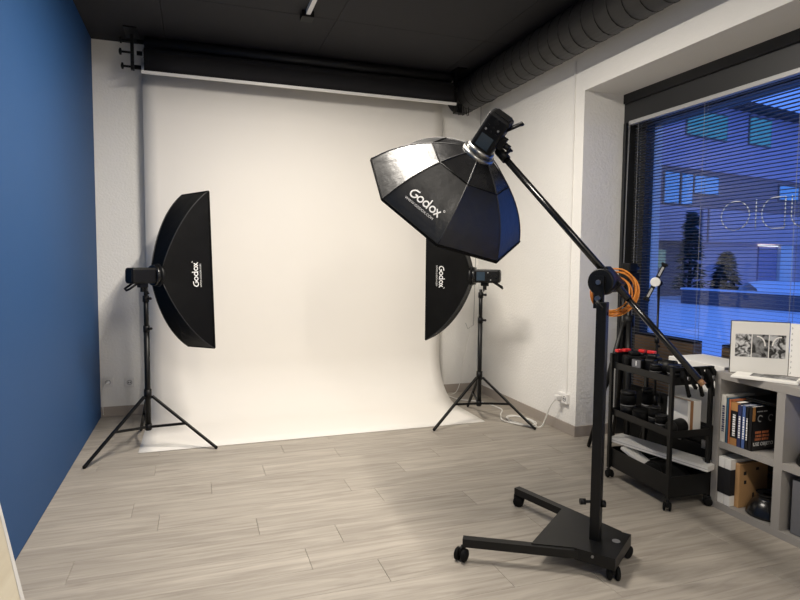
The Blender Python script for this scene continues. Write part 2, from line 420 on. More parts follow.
# ------------------------------------------------------------------ backdrop
bx0, bx1 = -0.405, 2.325
yh, yf, rad = 5.50, 4.455, 0.45
prof = [(yh, 2.955)]
prof += [(yh, 2.6-0.35*i) for i in range(6)]
prof += [(yh-rad+rad*math.cos(a), 0.003+rad-rad*math.sin(a)) for a in [PI/2*i/14 for i in range(15)]]
prof += [(yh-rad-(yh-rad-yf)*i/4, 0.003) for i in range(1, 5)]
bd = thing('paper_backdrop', 'white seamless paper backdrop sweeping from roll to floor', 'backdrop', (0.96, yh, 0))
NX = 24
rows = []
for (y, z) in prof:
    rows.append([(bx0-0.96+(bx1-bx0)*i/NX, y-yh, z) for i in range(NX+1)])
MB().grid(rows).build('paper_sheet', 'paper_white', bd, solid=0.0015)
MB().cyl((bx0-0.96, -0.042, 2.955), (bx1-0.96, -0.042, 2.955), 0.040, n=20).build('paper_roll', 'paper_white', bd)
MB().cyl((bx0-1.02, -0.042, 2.955), (bx1-0.92, -0.042, 2.955), 0.018, n=12).build('core_tube', 'metal_black', bd)
bk = thing('black_backdrop_roll', 'rolled black paper backdrop hanging under the ceiling in front of white one', 'backdrop roll', (0.99, 5.33, 0))
MB().cyl((-1.365, 0, 3.03), (1.365, 0, 3.03), 0.05, n=24).build('paper_roll', 'paper_black', bk)
MB().grid([[(-1.365+2.73*i/10, -0.051, zz) for i in range(11)] for zz in (3.03, 2.95, 2.882)]).build('paper_sheet', 'paper_black', bk, solid=0.002)
MB().box((-1.385, -0.062, 2.860), (1.385, -0.042, 2.882)).build('bottom_bar', 'white_plastic', bk)
MB().cyl((-1.42, 0, 3.03), (1.40, 0, 3.03), 0.018, n=12).build('core_tube', 'metal_black', bk)
MB().cyl((-1.376, 0, 3.03), (-1.366, 0, 3.03), 0.033, n=16).build('end_disc', 'cord', bk)
b2 = thing('spare_backdrop_roll', 'dark grey rolled backdrop tucked against the ceiling above the black roll', 'backdrop roll', (0.99, 5.37, 0))
MB().cyl((-1.365, 0.0, 3.135), (1.365, 0.0, 3.135), 0.045, n=24).build('paper_roll', 'duct_black', b2)
MB().cyl((-1.42, 0, 3.135), (1.40, 0, 3.135), 0.016, n=12).build('core_tube', 'metal_black', b2)
for side, xx in (('left', -0.465), ('right', 2.395)):
    s = -1 if side == 'left' else 1
    br = thing('roller_bracket', 'black metal backdrop hook bracket at the %s' % ('left end of the rolls near the blue wall' if s < 0 else 'right end of the rolls beside the duct'), 'bracket', (xx, 5.35, 0), 0, 'backdrop roll brackets')
    MB().box((-0.012, -0.02, 2.90), (0.012, 0.02, ZC-0.001)).build('upright', 'metal_black', br)
    MB().box((-0.05, -0.16, ZC-0.012), (0.05, 0.09, ZC-0.001)).build('ceiling_plate', 'metal_black', br)
    for k, (yy, zz) in enumerate(((-0.02, 3.03), (0.02, 3.135), (0.108, 2.955))):
        MB().bar((0, 0, zz-0.03), (0, yy, zz-0.026), 0.012, 0.012).build('hook', 'metal_black', br)
        kn = MB(); kl = 0.075 if s < 0 else -0.005; kn.cyl((-s*0.01, yy, zz), (s*(kl+0.01), yy, zz), 0.009, n=10); kn.lathe([(0.012, 0), (0.027, 0.004), (0.027, 0.016), (0.012, 0.022)], frame_M((s*kl, yy, zz), (s, 0, 0), (0, 1, 0)), 16)
        kn.build('roller_drive', 'plastic_black', br)
    if s > 0:
        mb = MB(); mb.box((-0.01, -0.05, 2.80), (0.06, 0.03, 2.885), bev=0.006); mb.build('chain_gear', 'plastic_black', br)
        for k, dx in enumerate((0.0, 0.04, 0.09)):
            MB().tube([(dx, -0.06, 2.84), (dx+0.01, -0.07, 2.77), (dx+0.03, -0.06, 2.78), (dx+0.03, -0.05, 2.86)], 0.004, 6).build('chain_loop', 'metal_black', br)
tag(MB().tube([(2.712, 5.42, 2.945), (2.715, 5.43, 2.2), (2.69, 5.44, 1.4), (2.68, 5.44, 0.72), (2.62, 5.45, 0.68), (2.60, 5.46, 0.74)], 0.003, 6).build('pull_cord', 'cord'), 'thin grey roller pull cord hanging down by the back right corner', 'cord')

# ------------------------------------------------------------------ outlets and floor cable
def outlet(loc, nrm, label, double=False):
    M = frame_M(loc, nrm, (0, 0, 1)); t = thing('wall_outlet', label, 'outlet', M=M, group='white wall outlets')
    MB().box((-0.041, -0.041 if not double else -0.06, 0.0005), (0.041, 0.041 if not double else 0.06, 0.012 if not double else 0.03), bev=0.004).build('cover_plate', 'white_plastic', t)
    for dy in ((0,) if not double else (-0.03, 0.03)):
        zt = 0.012 if not double else 0.03
        mb = MB(); mb.tube([(0.019*math.cos(a), dy+0.019*math.sin(a), zt+0.001) for a in [2*PI*i/16 for i in range(16)]], 0.002, 5, True); mb.build('socket_rim', 'grey_fabric', t)
        for q in (-0.008, 0.008): MB().cyl((0, dy+q, zt-0.002), (0, dy+q, zt+0.0018), 0.005, n=8).build('socket_hole', 'plastic_black', t)
    return t
outlet((-0.735, YB, 0.30), (0, -1, 0), 'white wall outlet with a plug, beside the blue wall')
outlet((-0.565, YB, 0.29), (0, -1, 0), 'empty white wall outlet between the blue wall corner and the backdrop')
outlet((XR, 4.0, 0.28), (-1, 0, 0), 'white surface mounted double outlet low on the right wall', True)
pl = thing('power_plug', 'white plug with short cable in the outlet beside the blue wall', 'plug', (-0.735, YB, 0.30))
MB().lathe([(0.018, -0.0), (0.018, 0.03), (0.008, 0.045)], frame_M((0, -0.013, 0), (0, -1, 0), (1, 0, 0)), 12).build('plug_body', 'white_plastic', pl)
MB().tube([(0, -0.055, 0), (-0.02, -0.07, -0.01), (-0.04, -0.05, -0.06), (-0.045, -0.02, -0.2), (-0.042, -0.02, -0.28)], 0.0035, 6).build('lead', 'offwhite_cable', pl)
cb = thing('extension_cable', 'white power cable looped on the floor by the right stand', 'cable', (2.65, 4.3, 0))
def wpts(P): return [(x-2.65, y-4.3, z) for x, y, z in P]
def smooth(P, n=6):
    P = [Vector(p) for p in P]; out = []
    for i in range(len(P)-1):
        p0, p1, p2, p3 = P[max(i-1, 0)], P[i], P[i+1], P[min(i+2, len(P)-1)]
        for k in range(n):
            t = k/n; out.append(0.5*((2*p1)+(p2-p0)*t+(2*p0-5*p1+4*p2-p3)*t*t+(3*p1-p0-3*p2+p3)*t**3))
    out.append(P[-1]); return out
cab = [(2.745, 4.025, 0.28), (2.72, 4.08, 0.21), (2.71, 4.14, 0.08), (2.69, 4.17, 0.006), (2.62, 4.20, 0.005), (2.53, 4.33, 0.005), (2.56, 4.50, 0.005), (2.67, 4.52, 0.006), (2.70, 4.35, 0.009), (2.64, 4.17, 0.01), (2.55, 4.30, 0.013), (2.54, 4.48, 0.011), (2.64, 4.56, 0.005), (2.72, 4.42, 0.005),
       (2.69, 4.24, 0.013), (2.57, 4.22, 0.016), (2.48, 4.42, 0.008), (2.56, 4.62, 0.005), (2.66, 4.8, 0.005), (2.60, 5.1, 0.005), (2.45, 5.25, 0.005), (2.40, 5.45, 0.005)]
MB().tube(smooth(wpts(cab)), 0.006, 6).build('cord', 'offwhite_cable', cb)
MB().box((0.07, -0.295, 0.26), (0.118, -0.255, 0.30), bev=0.006).build('plug_body', 'white_plastic', cb)
tag(MB().tube(smooth([(2.36, 5.52, 0.006), (2.5, 5.5, 0.006), (2.56, 5.49, 0.12), (2.60, 5.5, 0.35), (2.66, 5.5, 0.6), (2.69, 5.5, 0.75)]), 0.004, 6).build('white_wire', 'offwhite_cable'), 'white wire rising along the back wall behind the right stand', 'cable')

# ------------------------------------------------------------------ lettering mapped on soft box panels
def ribbon(pts, wd, closed=False):
    vs = []; fs = []; k = len(pts); P = [Vector((*p, 0)) for p in pts]
    for i in range(k):
        d = (P[(i+1) % k]-P[i-1]) if closed else (P[min(i+1, k-1)]-P[max(i-1, 0)])
        d.normalize(); nn = Vector((-d.y, d.x, 0)); vs += [tuple(P[i]+nn*wd/2), tuple(P[i]-nn*wd/2)]
    for i in range(k if closed else k-1):
        j = (i+1) % k; fs.append((2*i, 2*i+1, 2*j+1, 2*j))
    return vs, fs
def arc2(cx, cy, r, a0, a1, n=18): return [(cx+r*math.cos(math.radians(a0+(a1-a0)*i/n)), cy+r*math.sin(math.radians(a0+(a1-a0)*i/n))) for i in range(n+1)]
def logo_geo(width):
    """rounded five-letter word mark, x-height 1 -> scaled so the word has the given width"""
    wd = 0.21; parts = []
    parts.append(ribbon([(1.02, 1.16), (0.72, 1.13)]+arc2(0.56, 0.56, 0.56, 80, 352, 24)+[(1.12, 0.56), (0.70, 0.56)], wd))       # G
    parts.append(ribbon(arc2(1.72, 0.45, 0.40, 0, 345, 20), wd, True))
    parts.append(ribbon(arc2(2.78, 0.45, 0.40, 0, 345, 20), wd, True)); parts.append(ribbon([(3.20, 1.45), (3.20, -0.07)], wd))
    parts.append(ribbon(arc2(3.98, 0.45, 0.40, 0, 345, 20), wd, True))
    parts.append(ribbon([(4.52, 0.92), (5.22, -0.06)], wd)); parts.append(ribbon([(5.22, 0.92), (4.52, -0.06)], wd))
    k = width/5.3; out = []
    for vs, fs in parts: out.append(([((x-2.65)*k, (y-0.5)*k, 0) for x, y, _ in vs], fs))
    vs, fs = ribbon(arc2(5.62, 1.25, 0.13, 0, 340, 12), 0.06, True); out.append(([((x-2.65)*k, (y-0.5)*k, 0) for x, y, _ in vs], fs))
    return out
def refine(vs, fs):
    return vs, fs
def put_logo(surf, s0, t0, parent, width, flip_s=1, flip_t=1, url_gap=1.0):
    """surf(s,t)->Vector ; text x along s, text y along t"""
    e = 1e-3
    P = surf(s0, t0); ds = (surf(s0+e, t0)-surf(s0-e, t0))/(2*e); dt = (surf(s0, t0+e)-surf(s0, t0-e))/(2*e)
    nrm = ds.cross(dt).normalized()
    if nrm.dot(surf.out(s0, t0)) < 0: nrm = -nrm
    def mp(v, lift=0.0035): return surf(s0+flip_s*v[0]/ds.length, t0+flip_t*v[1]/dt.length)+nrm*lift
    mb = MB()
    for vs, fs in logo_geo(width): mb.add([mp(v) for v in vs], fs)
    mb.build('logo', 'logo_white', parent, 'white printed word mark')
    vs, fs = text_geo('WWW.GODOX.COM', width*0.095, 0.0)
    mb = MB(); mb.add([mp((v[0]-width*0.05, v[1]-width*0.215)) for v in vs], fs); mb.build('web_address', 'logo_white', parent, 'small white printed web address')

class Rib:
    def __init__(s, r0, corners, dep, bow=0.6, square=False): s.r0 = r0; s.c = corners; s.dep = dep; s.bow = bow; s.sq = square
    def rib(s, k, t):
        c = s.c[k % len(s.c)]; L = math.hypot(*c); u = Vector((c[0]/L, c[1]/L))
        ra = t*(1-s.bow)+s.bow*math.sin(PI/2*t); zz = t*(1-s.bow)+s.bow*(1-math.cos(PI/2*t))
        if s.sq:
            q = s.r0*0.85; a = Vector((math.copysign(q, c[0]), math.copysign(q, c[1]))); p = a.lerp(Vector(c), ra)
            return Vector((p.x, p.y, s.dep*zz))
        r = s.r0+(L-s.r0)*ra
        return Vector((u.x*r, u.y*r, s.dep*zz))
    def surf(s, k):
        def f(a, t): return s.rib(k, t).lerp(s.rib(k+1, t), a)
        f_ = lambda a, t: f(a, t)
        class F:
            def __call__(self, a, t): return f(a, t)
            def out(self, a, t): p = f(a, t); return Vector((p.x, p.y, 0))
        return F()
def panel_grid(S, t0, t1, nt=8, ns=6, sag=0.0):
    rows = []
    for i in range(nt+1):
        t = t0+(t1-t0)*i/nt; row = []
        for j in range(ns+1):
            a = j/ns; p = S(a, t); o = S.out(a, t).normalized(); p = p - o*sag*math.sin(PI*a)*math.sin(PI*t)
            row.append(p)
        rows.append(row)
    return MB().grid(rows)

def strip_box(name, label, M, off):
    """30 x 120 cm strip box. local x: short axis, local y: long axis, z: light direction. near: side of local x that faces the viewer"""
    t = thing(name, label, 'softbox', M=M, group='strip softboxes')
    hx, hy = 0.16, 0.592
    c = [(hx, -hy+off), (hx, hy+off), (-hx, hy+off), (-hx, -hy+off)]
    rb = Rib(0.078, c, 0.345, bow=0.43, square=True)
    for k in range(4):
        panel_grid(rb.surf(k), 0, 1, 12, 6, sag=0.012).build('panel', 'fabric_black', t)
        MB().tube([rb.rib(k, i/14) for i in range(15)], 0.004, 6).build('rib_seam', 'seam', t)
    mb = MB()
    for k in range(4): mb.bar((*c[k], 0.35), (*c[(k+1) % 4], 0.35), 0.012, 0.012)
    mb.build('front_rim', 'fabric_black', t)
    MB().box((-hx+0.02, -hy+off+0.03, 0.333), (hx-0.02, hy+off-0.03, 0.339)).build('diffuser', 'diffuser', t, 'white front diffuser')
    MB().lathe([(0.06, -0.012), (0.082, -0.012), (0.084, 0.006), (0.078, 0.014), (0.06, 0.014)], n=28, caps=False).build('speed_ring', 'metal_black', t)
    return t, rb
# left strip box
colL = Vector((-0.342, 4.557, 0)); colR = Vector((2.275, 4.49, 0))
nL = Vector((0.80, 0.60, 0.0)).normalized()
ringL = colL+nL*0.095+Vector((0, 0, 1.253))
xL = Vector((0.6, -0.8, 0.04))            # short axis towards the viewer
ML = frame_M(ringL, nL, xL)
tl, rb = strip_box('strip_softbox', 'tall black strip softbox on the left stand near the blue wall', ML, 0.03*(1 if (ML.to_3x3() @ Vector((0, 1, 0))).z > 0 else -1))
S0 = rb.surf(0)
up = (ML.to_3x3() @ Vector((0, 1, 0))).z > 0
put_logo(S0, 0.475 if up else 0.525, 0.71, tl, 0.175, 1 if up else -1, -1)
# right strip box
nR = Vector((-0.8, 0.6, 0.0)).normalized()
ringR = colR+Vector((nR.x, nR.y, 0)).normalized()*0.085+Vector((0, 0, 1.248))
MR = frame_M(ringR, nR, Vector((-0.6, -0.8, 0)))
trb, rb2 = strip_box('strip_softbox', 'black strip softbox on the right stand, half hidden by the octagonal one', MR, 0.05*(1 if (MR.to_3x3() @ Vector((0, 1, 0))).z > 0 else -1))
S0 = rb2.surf(0)
up = (MR.to_3x3() @ Vector((0, 1, 0))).z > 0
put_logo(S0, 0.45 if up else 0.55, 0.72, trb, 0.175, -1 if up else 1, -1)

# ------------------------------------------------------------------ octagonal softbox
C8 = Vector((1.324, 3.042, 1.707)); n8 = Vector((-0.25, 0.654, -0.714)).normalized(); dep8 = 0.322
ring8 = C8-n8*dep8
az, el, sp8 = 8.219, -0.795, 3.857
a8 = n8.cross(Vector((0, 0, 1))).normalized(); b8 = n8.cross(a8)
M8 = frame_M(ring8, n8, a8)            # local x = a8, y = n8 x a8 = b8
t8 = thing('octagon_softbox', 'large black octagonal softbox on the boom with one bright reflecting panel', 'softbox', M=M8)
cor = [(0.475*math.cos(sp8-k*PI/4), 0.475*math.sin(sp8-k*PI/4)) for k in range(8)]
rb8 = Rib(0.085, cor, dep8, bow=0.45)
TM = 0.32
for k in range(8):
    panel_grid(rb8.surf(k), TM, 1, 6, 4, sag=0.0).build('panel', 'fabric_octa', t8)
    panel_grid(rb8.surf(k), 0, TM, 5, 4, sag=0.008).build('inner_panel', 'fabric_gloss', t8)
    MB().tube([rb8.rib(k, i/14) for i in range(15)], 0.0035, 6).build('rib_seam', 'seam', t8)
    MB().tube([rb8.rib(k, TM)*1.003, rb8.rib(k+1, TM)*1.003], 0.004, 6).build('ring_seam', 'fabric_black', t8)
    MB().bar(rb8.rib(k, 1)+Vector((0, 0, 0.004)), rb8.rib(k+1, 1)+Vector((0, 0, 0.004)), 0.012, 0.014).build('rim_edge', 'fabric_black', t8)
MB().prism([(x*0.90, y*0.90) for x, y in cor[::-1]], dep8-0.03, dep8-0.026).build('diffuser', 'diffuser', t8, 'white front diffuser')
MB().lathe([(0.065, -0.015), (0.088, -0.015), (0.092, 0.004), (0.086, 0.012), (0.065, 0.012)], n=32, caps=False).build('speed_ring', 'silver', t8, 'polished metal speed ring')
put_logo(rb8.surf(1), 0.505, 0.75, t8, 0.185, 1, -1)

# ------------------------------------------------------------------ strobes
def strobe(label, origin, n, b, dsp, length=0.24, ringmat='metal_black_gloss', body=0.062):
    """origin: mounting ring centre, n: light direction, b: bracket side, dsp: display side"""
    n = Vector(n).normalized(); b = Vector(b); b = (b-n*b.dot(n)).normalized()
    M = frame_M(origin, n, b); t = thing('studio_strobe', label, 'strobe', M=M, group='studio strobe heads')
    ydir = M.to_3x3() @ Vector((0, 1, 0)); s = 1 if ydir.dot(Vector(dsp)) > 0 else -1
    MB().box((-body, -body*0.9, -length), (body, body*0.9, -0.035), bev=0.014).build('body', 'plastic_black', t)
    MB().lathe([(0.058, -0.045), (0.074, -0.04), (0.077, -0.016), (0.06, -0.012)], n=28).build('collar', ringmat, t)
    yy = s*body*0.9
    MB().box((-0.036, yy-0.001*s, -0.125), (0.036, yy+0.002*s, -0.055)).build('display', 'screen', t, 'grey blue display')
    for i in range(3):
        for j in range(2):
            MB().cyl((-0.03+0.03*i, yy, -0.15-0.024*j), (-0.03+0.03*i, yy+0.004*s, -0.15-0.024*j), 0.0055, n=10).build('button', 'cord' if (i+j) % 3 == 0 else 'metal_black', t)
    MB().cyl((0.0, yy, -length+0.03), (0.0, yy+0.008*s, -length+0.03), 0.014, n=14).build('dial', 'metal_black', t)
    MB().box((-body*0.7, -body*0.7, -length-0.004), (body*0.7, body*0.7, -length+0.002), bev=0.001).build('rear_plate', 'metal_black', t)
    # handle loop on bracket side at the back
    hp = [(body*0.9, -0.03, -length+0.05), (body+0.035, -0.03, -length-0.015), (body+0.045, 0, -length-0.02), (body+0.035, 0.03, -length-0.015), (body*0.9, 0.03, -length+0.05)]
    MB().tube(hp, 0.008, 8).build('handle', 'plastic_black', t)
    mb = MB(); mb.box((body-0.004, -0.02, -0.15), (body+0.028, 0.02, -0.085), bev=0.004); mb.cyl((body+0.015, 0, -0.117), (body+0.06, 0, -0.117), 0.016, n=14)
    mb.build('bracket', 'metal_black', t)
    MB().tube([(body+0.035, 0.0, -0.117), (body+0.037, -0.03, -0.113), (body+0.075, -0.045, -0.10)], 0.006, 8).build('lock_lever', 'plastic_black', t)
    return t
camv = Vector((0, 0, CAM_H))
strobe('black strobe head mounted behind the left strip softbox', ringL, nL, (0, 0, -1), ringL-camv, 0.22, body=0.056)
strobe('black strobe head with grey blue side display behind the right strip softbox', ringR, nR, (0, 0, -1), camv-ringR, 0.245, body=0.056)
strobe('black strobe head on the boom arm above the octagonal softbox', ring8-n8*0.0, n8, (0.62, -0.32, -0.51), camv-ring8, 0.235, 'silver')

# ------------------------------------------------------------------ light stands
def stand(label, c, angs, rads, top):
    t = thing('light_stand', label, 'light stand', c, group='tripod light stands')
    hub = 0.385; br = 0.16
    MB().cyl((0, 0, 0.135), (0, 0, 0.88), 0.0195, n=14).build('lower_tube', 'metal_black', t)
    MB().cyl((0, 0, 0.86), (0, 0, 1.10), 0.0165, n=14).build('middle_tube', 'metal_black', t)
    MB().cyl((0, 0, 1.08), (0, 0, top), 0.0135, n=14).build('upper_tube', 'metal_black', t)
    for zc in (0.875, 1.09):
        mb = MB(); mb.cyl((0, 0, zc-0.025), (0, 0, zc+0.02), 0.022, n=14); mb.cyl((0.01, -0.01, zc), (0.035, -0.035, zc), 0.01, n=10); mb.build('clamp_collar', 'plastic_black', t)
    MB().cyl((0, 0, hub-0.02), (0, 0, hub+0.05), 0.026, n=16).build('hub', 'plastic_black', t)
    MB().cyl((0, 0, br-0.02), (0, 0, br+0.02), 0.023, n=16).build('brace_collar', 'plastic_black', t)
    for a, rr in zip(angs, rads):
        d = Vector((math.cos(math.radians(a)), math.sin(math.radians(a)), 0))
        p0 = d*0.03+Vector((0, 0, hub)); p1 = d*rr+Vector((0, 0, 0.012))
        lg = MB(); lg.bar(p0, p1, 0.022, 0.014); leg = lg.build('leg', 'metal_black', t)
        MB().sphere(p1, 0.0125, 10, 6).build('rubber_foot', 'rubber', leg)
        pm_ = p0.lerp(p1, 0.53)
        MB().bar(d*0.02+Vector((0, 0, br)), pm_, 0.014, 0.017).build('brace', 'metal_black', t)
    return t
stand('black tripod light stand by the blue wall carrying the left softbox', tuple(colL), (221.5, 340.8, 100.7), (0.49, 0.487, 0.494), 1.19)
stand('black tripod light stand on the paper edge carrying the right softbox', tuple(colR), (197.6, 311, 75), (0.498, 0.492, 0.50), 1.135)

# ------------------------------------------------------------------ boom stand
BC = Vector((1.706, 2.178, 0))
bm_ = thing('boom_stand', 'heavy black wheeled boom stand holding the octagonal softbox', 'boom stand', tuple(BC))
L_ = lambda x, y, z: Vector((x, y, z))-BC
c1, c2, c3, c4 = (1.145, 2.397), (1.693, 2.853), (1.700, 2.045), (1.893, 2.188)
def lerp2(a, b, t): return (a[0]+(b[0]-a[0])*t, a[1]+(b[1]-a[1])*t)
ZT0, ZT1 = 0.068, 0.106
r3 = (1.675, 2.085); r4 = (1.868, 2.215)
for (f_, r_) in ((c1, r3), (c2, r4)):
    MB().bar(L_(*f_, (ZT0+ZT1)/2), L_(*r_, (ZT0+ZT1)/2), 0.04, ZT1-ZT0).build('base_tube', 'metal_black', bm_)
pa, pb = lerp2(c1, r3, 0.50), lerp2(c2, r4, 0.50)
mb = MB(); poly = [pa, r3, r4, pb]; mb.prism([(x-BC.x, y-BC.y) for x, y in poly], ZT1, ZT1+0.004); mb.build('base_plate', 'metal_black', bm_)
ax = (Vector((*r3, 0))+Vector((*r4, 0)))/2-(Vector((*c1, 0))+Vector((*c2, 0)))/2; ax.normalize(); ay = Vector((-ax.y, ax.x, 0))
fr = frame_M((0, 0, 0), (0, 0, 1), ax)
MB(fr).box((-0.05, -0.14, ZT0-0.005), (0.125, 0.14, ZT1+0.010)).build('rear_housing', 'metal_black', bm_)
MB(fr).lathe([(0.018, ZT1+0.0101), (0.018, ZT1+0.0125)], Matrix.Translation((0.085, 0.03, 0)), 16).build('bolt_cap', 'cord', bm_)
MB(fr).cyl((0.03, -0.141, 0.10), (0.03, -0.147, 0.10), 0.006, n=10).build('bolt', 'steel', bm_)
def caster(M, parent, r=0.030, wd=0.02, top=0.068, yaw=0.0):
    """twin wheel caster, origin on the floor under the stem"""
    c = parent
    Mz = M @ Matrix.Rotation(yaw, 4, 'Z')
    cs = MB(Mz); cs.cyl((0, 0, r+0.012), (0, 0, top), 0.008, n=10); cs.box((-0.026, -0.008, r-0.005), (0.016, 0.008, r*2+0.006), bev=0.004)
    o = cs.build('caster', 'plastic_black', c)
    for s in (-1, 1):
        wm = frame_M((-0.012, s*0.009, r), (0, s, 0), (1, 0, 0))
        MB(Mz @ wm).lathe([(r*0.35, 0.0), (r*0.92, 0.0), (r, wd*0.2), (r, wd*0.7), (r*0.86, wd*0.85), (r*0.4, wd)], n=20).build('wheel', 'rubber', o)
for (cx, cy), yaw in ((c1, 0.6), (c2, 2.5), (c3, 1.1), (c4, 0.2)):
    caster(Matrix.Translation(L_(cx, cy, 0)), bm_, yaw=yaw)
MB(fr).box((-0.0225, -0.0225, ZT1), (0.0225, 0.0225, 1.20), bev=0.003).build('column', 'metal_black', bm_)
lk = Vector((-0.945, 0.326, 0))
kn = MB(); kn.cyl(lk*0.02+Vector((0, 0, 0.29)), lk*0.055+Vector((0, 0, 0.29)), 0.007, n=8); kn.cyl(lk*0.05+Vector((0, 0, 0.29)), lk*0.075+Vector((0, 0, 0.29)), 0.014, n=12); kn.build('lock_knob', 'plastic_black', bm_)
MB().cyl(lk*-0.02+Vector((0, 0, 0.28)), lk*-0.04+Vector((0, 0, 0.28)), 0.016, n=12).build('lock_bolt', 'plastic_black', bm_)
tip, end = Vector((1.487, 2.75, 1.938)), Vector((1.966, 1.88, 0.893))
ad = (end-tip).normalized()
side = ad.cross(Vector((0, 0, 1))).normalized()          # horizontal, sideways of the arm
if side.dot(Vector((-1, -1, 0))) < 0: side = -side       # towards the viewer
pm0 = tip+ad*((BC.x-tip.x)*ad.x+(BC.y-tip.y)*ad.y)/(ad.x**2+ad.y**2)
shift = Vector((0, 0, 0))
MB().tube([tip-BC, pm0+ad*0.12-BC], 0.0165, 16).build('boom_arm', 'metal_black_gloss', bm_)
MB().tube([pm0+ad*0.10-BC, end-BC], 0.0135, 16).build('boom_tail', 'metal_black_gloss', bm_)
MB().tube([end-BC, end+ad*0.025-BC], 0.012, 14).build('tail_cap', 'brown_tape', bm_, 'tan tail end of the boom')
# pivot: rounded side cheek plates + block
upv = side.cross(ad).normalized()
if upv.z < 0: upv = -upv
Mp = frame_M(pm0-BC, side, ad)
ydir = (Mp.to_3x3() @ Vector((0, 1, 0))); sy = 1 if ydir.z > 0 else -1
MB(Mp).box((-0.055, -0.03, -0.03), (0.055, 0.03, 0.03), bev=0.005).build('pivot_block', 'metal_black', bm_)
lat = (BC-Vector((pm0.x, pm0.y, 0))).dot(side)
MB(Mp).lathe([(0.060, 0.0305), (0.060, lat-0.012), (0.056, lat-0.008)], Matrix.Translation((-0.004, -sy*0.022, 0)), 28).build('pivot_disc', 'metal_black', bm_)
hx_ = Mp @ Vector((-0.004, -sy*0.022, lat))
MB().bar(Vector((hx_.x, hx_.y, hx_.z+0.028)), Vector((hx_.x, hx_.y, 1.17)), 0.046, 0.012, up=side).build('yoke_plate', 'metal_black', bm_)
MB().cyl(hx_, hx_+side*0.016, 0.011, n=12).build('pivot_bolt', 'steel', bm_)
MB().cyl(Vector((hx_.x, hx_.y, 1.215)), Vector((hx_.x, hx_.y, 1.215))+side*0.02, 0.012, n=12).build('yoke_bolt', 'steel', bm_)
lv = Vector((hx_.x, hx_.y, 1.205))+side*0.022
MB().tube([lv, lv+side*0.01+Vector((0.025, -0.012, -0.03)), lv+side*0.01+Vector((0.05, -0.02, -0.06))], [0.010, 0.011, 0.007], 10).build('tilt_lever', 'plastic_black', bm_)
mb = MB(); mb.cyl(tip-BC-ad*0.012, tip-BC+ad*0.06, 0.024, n=14); mb.cyl(tip-BC, tip-BC+Vector((-0.03, 0.01, 0.06)), 0.012, n=10); mb.cyl(tip-BC+ad*0.03, tip-BC+ad*0.03+Vector((0.04, 0.0, 0.03)), 0.009, n=10)
mb.build('head_clamp', 'plastic_black', bm_)

# orange cable coil hung behind the pivot
cc = Vector((1.825, 2.25, 1.238))
co = thing('cable_coil', 'coil of orange cable hanging behind the boom pivot', 'cable', tuple(cc))
vdir = (cc-camv).normalized(); ex = vdir.cross(Vector((0, 0, 1))).normalized(); ey = ex.cross(vdir)
for i in range(8):
    r = 0.080+0.030*random.random(); ox, oy, od = random.uniform(-0.014, 0.014), random.uniform(-0.012, 0.008), random.uniform(-0.012, 0.02)
    ec = 0.82+0.2*random.random(); ph = random.uniform(0, 1)
    P = []
    for j in range(36):
        a = 2*PI*j/36
        x = math.cos(a)*r*ec+ox; y = math.sin(a)*r+oy
        ca, sa = math.cos(-0.5), math.sin(-0.5)
        P.append(ex*(x*ca-y*sa)+ey*(x*sa+y*ca)+vdir*(od+0.012*math.sin(a*2+ph*6)))
    MB().tube(P, 0.0036, 6, True).build('loop', 'orange_cable', co)

# ------------------------------------------------------------------ rear tripods
def tripod(name, label, c, hub, rad, angs, top, r=0.014):
    t = thing(name, label, 'tripod', c)
    MB().cyl((0, 0, 0.25), (0, 0, top), r, n=12).build('center_column', 'metal_black', t)
    MB().cyl((0, 0, hub-0.03), (0, 0, hub+0.05), r*2.2, n=14).build('hub', 'plastic_black', t)
    for a in angs:
        d = Vector((math.cos(math.radians(a)), math.sin(math.radians(a)), 0)); p0 = d*0.03+Vector((0, 0, hub)); p1 = d*rad+Vector((0, 0, 0.012))
        leg = MB().tube([p0, p0.lerp(p1, 0.5), p0.lerp(p1, 0.52), p1], [r*1.1, r*1.1, r*0.8, r*0.8], 10).build('leg', 'metal_black', t)
        MB().sphere(p1, 0.012, 8, 6).build('rubber_foot', 'rubber', leg)
    return t
ta = tripod('camera_tripod', 'black camera tripod standing in the window corner behind the coil', (2.905, 3.42, 0), 0.95, 0.25, (131, 235, 70), 1.25, 0.017)
mb = MB(); mb.box((-0.05, -0.04, 1.25), (0.05, 0.04, 1.30), bev=0.006); mb.box((-0.035, -0.03, 1.30), (0.04, 0.05, 1.37), bev=0.01); mb.build('tripod_head', 'plastic_black', ta)
MB().tube([(0, 0, 1.28), (-0.05, -0.06, 1.25), (-0.09, -0.10, 1.20)], 0.008, 8).build('pan_handle', 'plastic_black', ta)
MB().cyl((0.03, 0.02, 1.32), (0.085, 0.02, 1.34), 0.014, n=10).build('side_knob', 'plastic_black', ta)
for k in range(2):
    MB().cyl((-0.03+0.06*k, 0.04, 0.4), (-0.02+0.04*k, 0.03, 1.2), 0.016, n=10).build('support_tube', 'metal_black', ta)
tb = tripod('tablet_stand', 'thin black stand topped by a silver tablet clamp', (2.95, 3.19, 0), 0.42, 0.17, (90, 200, 290), 1.23, 0.008)
tv = (camv-Vector((2.95, 3.19, 1.24))).normalized()
Mt = frame_M((-0.042, -0.012, 1.245), (tv.x, tv.y, 0), (0, 0, 1)) @ Matrix.Rotation(math.radians(-24), 4, 'Z')
MB(Mt).box((-0.13, -0.014, -0.006), (0.13, 0.014, 0.006), bev=0.004).build('clamp_bar', 'plastic_black', tb)
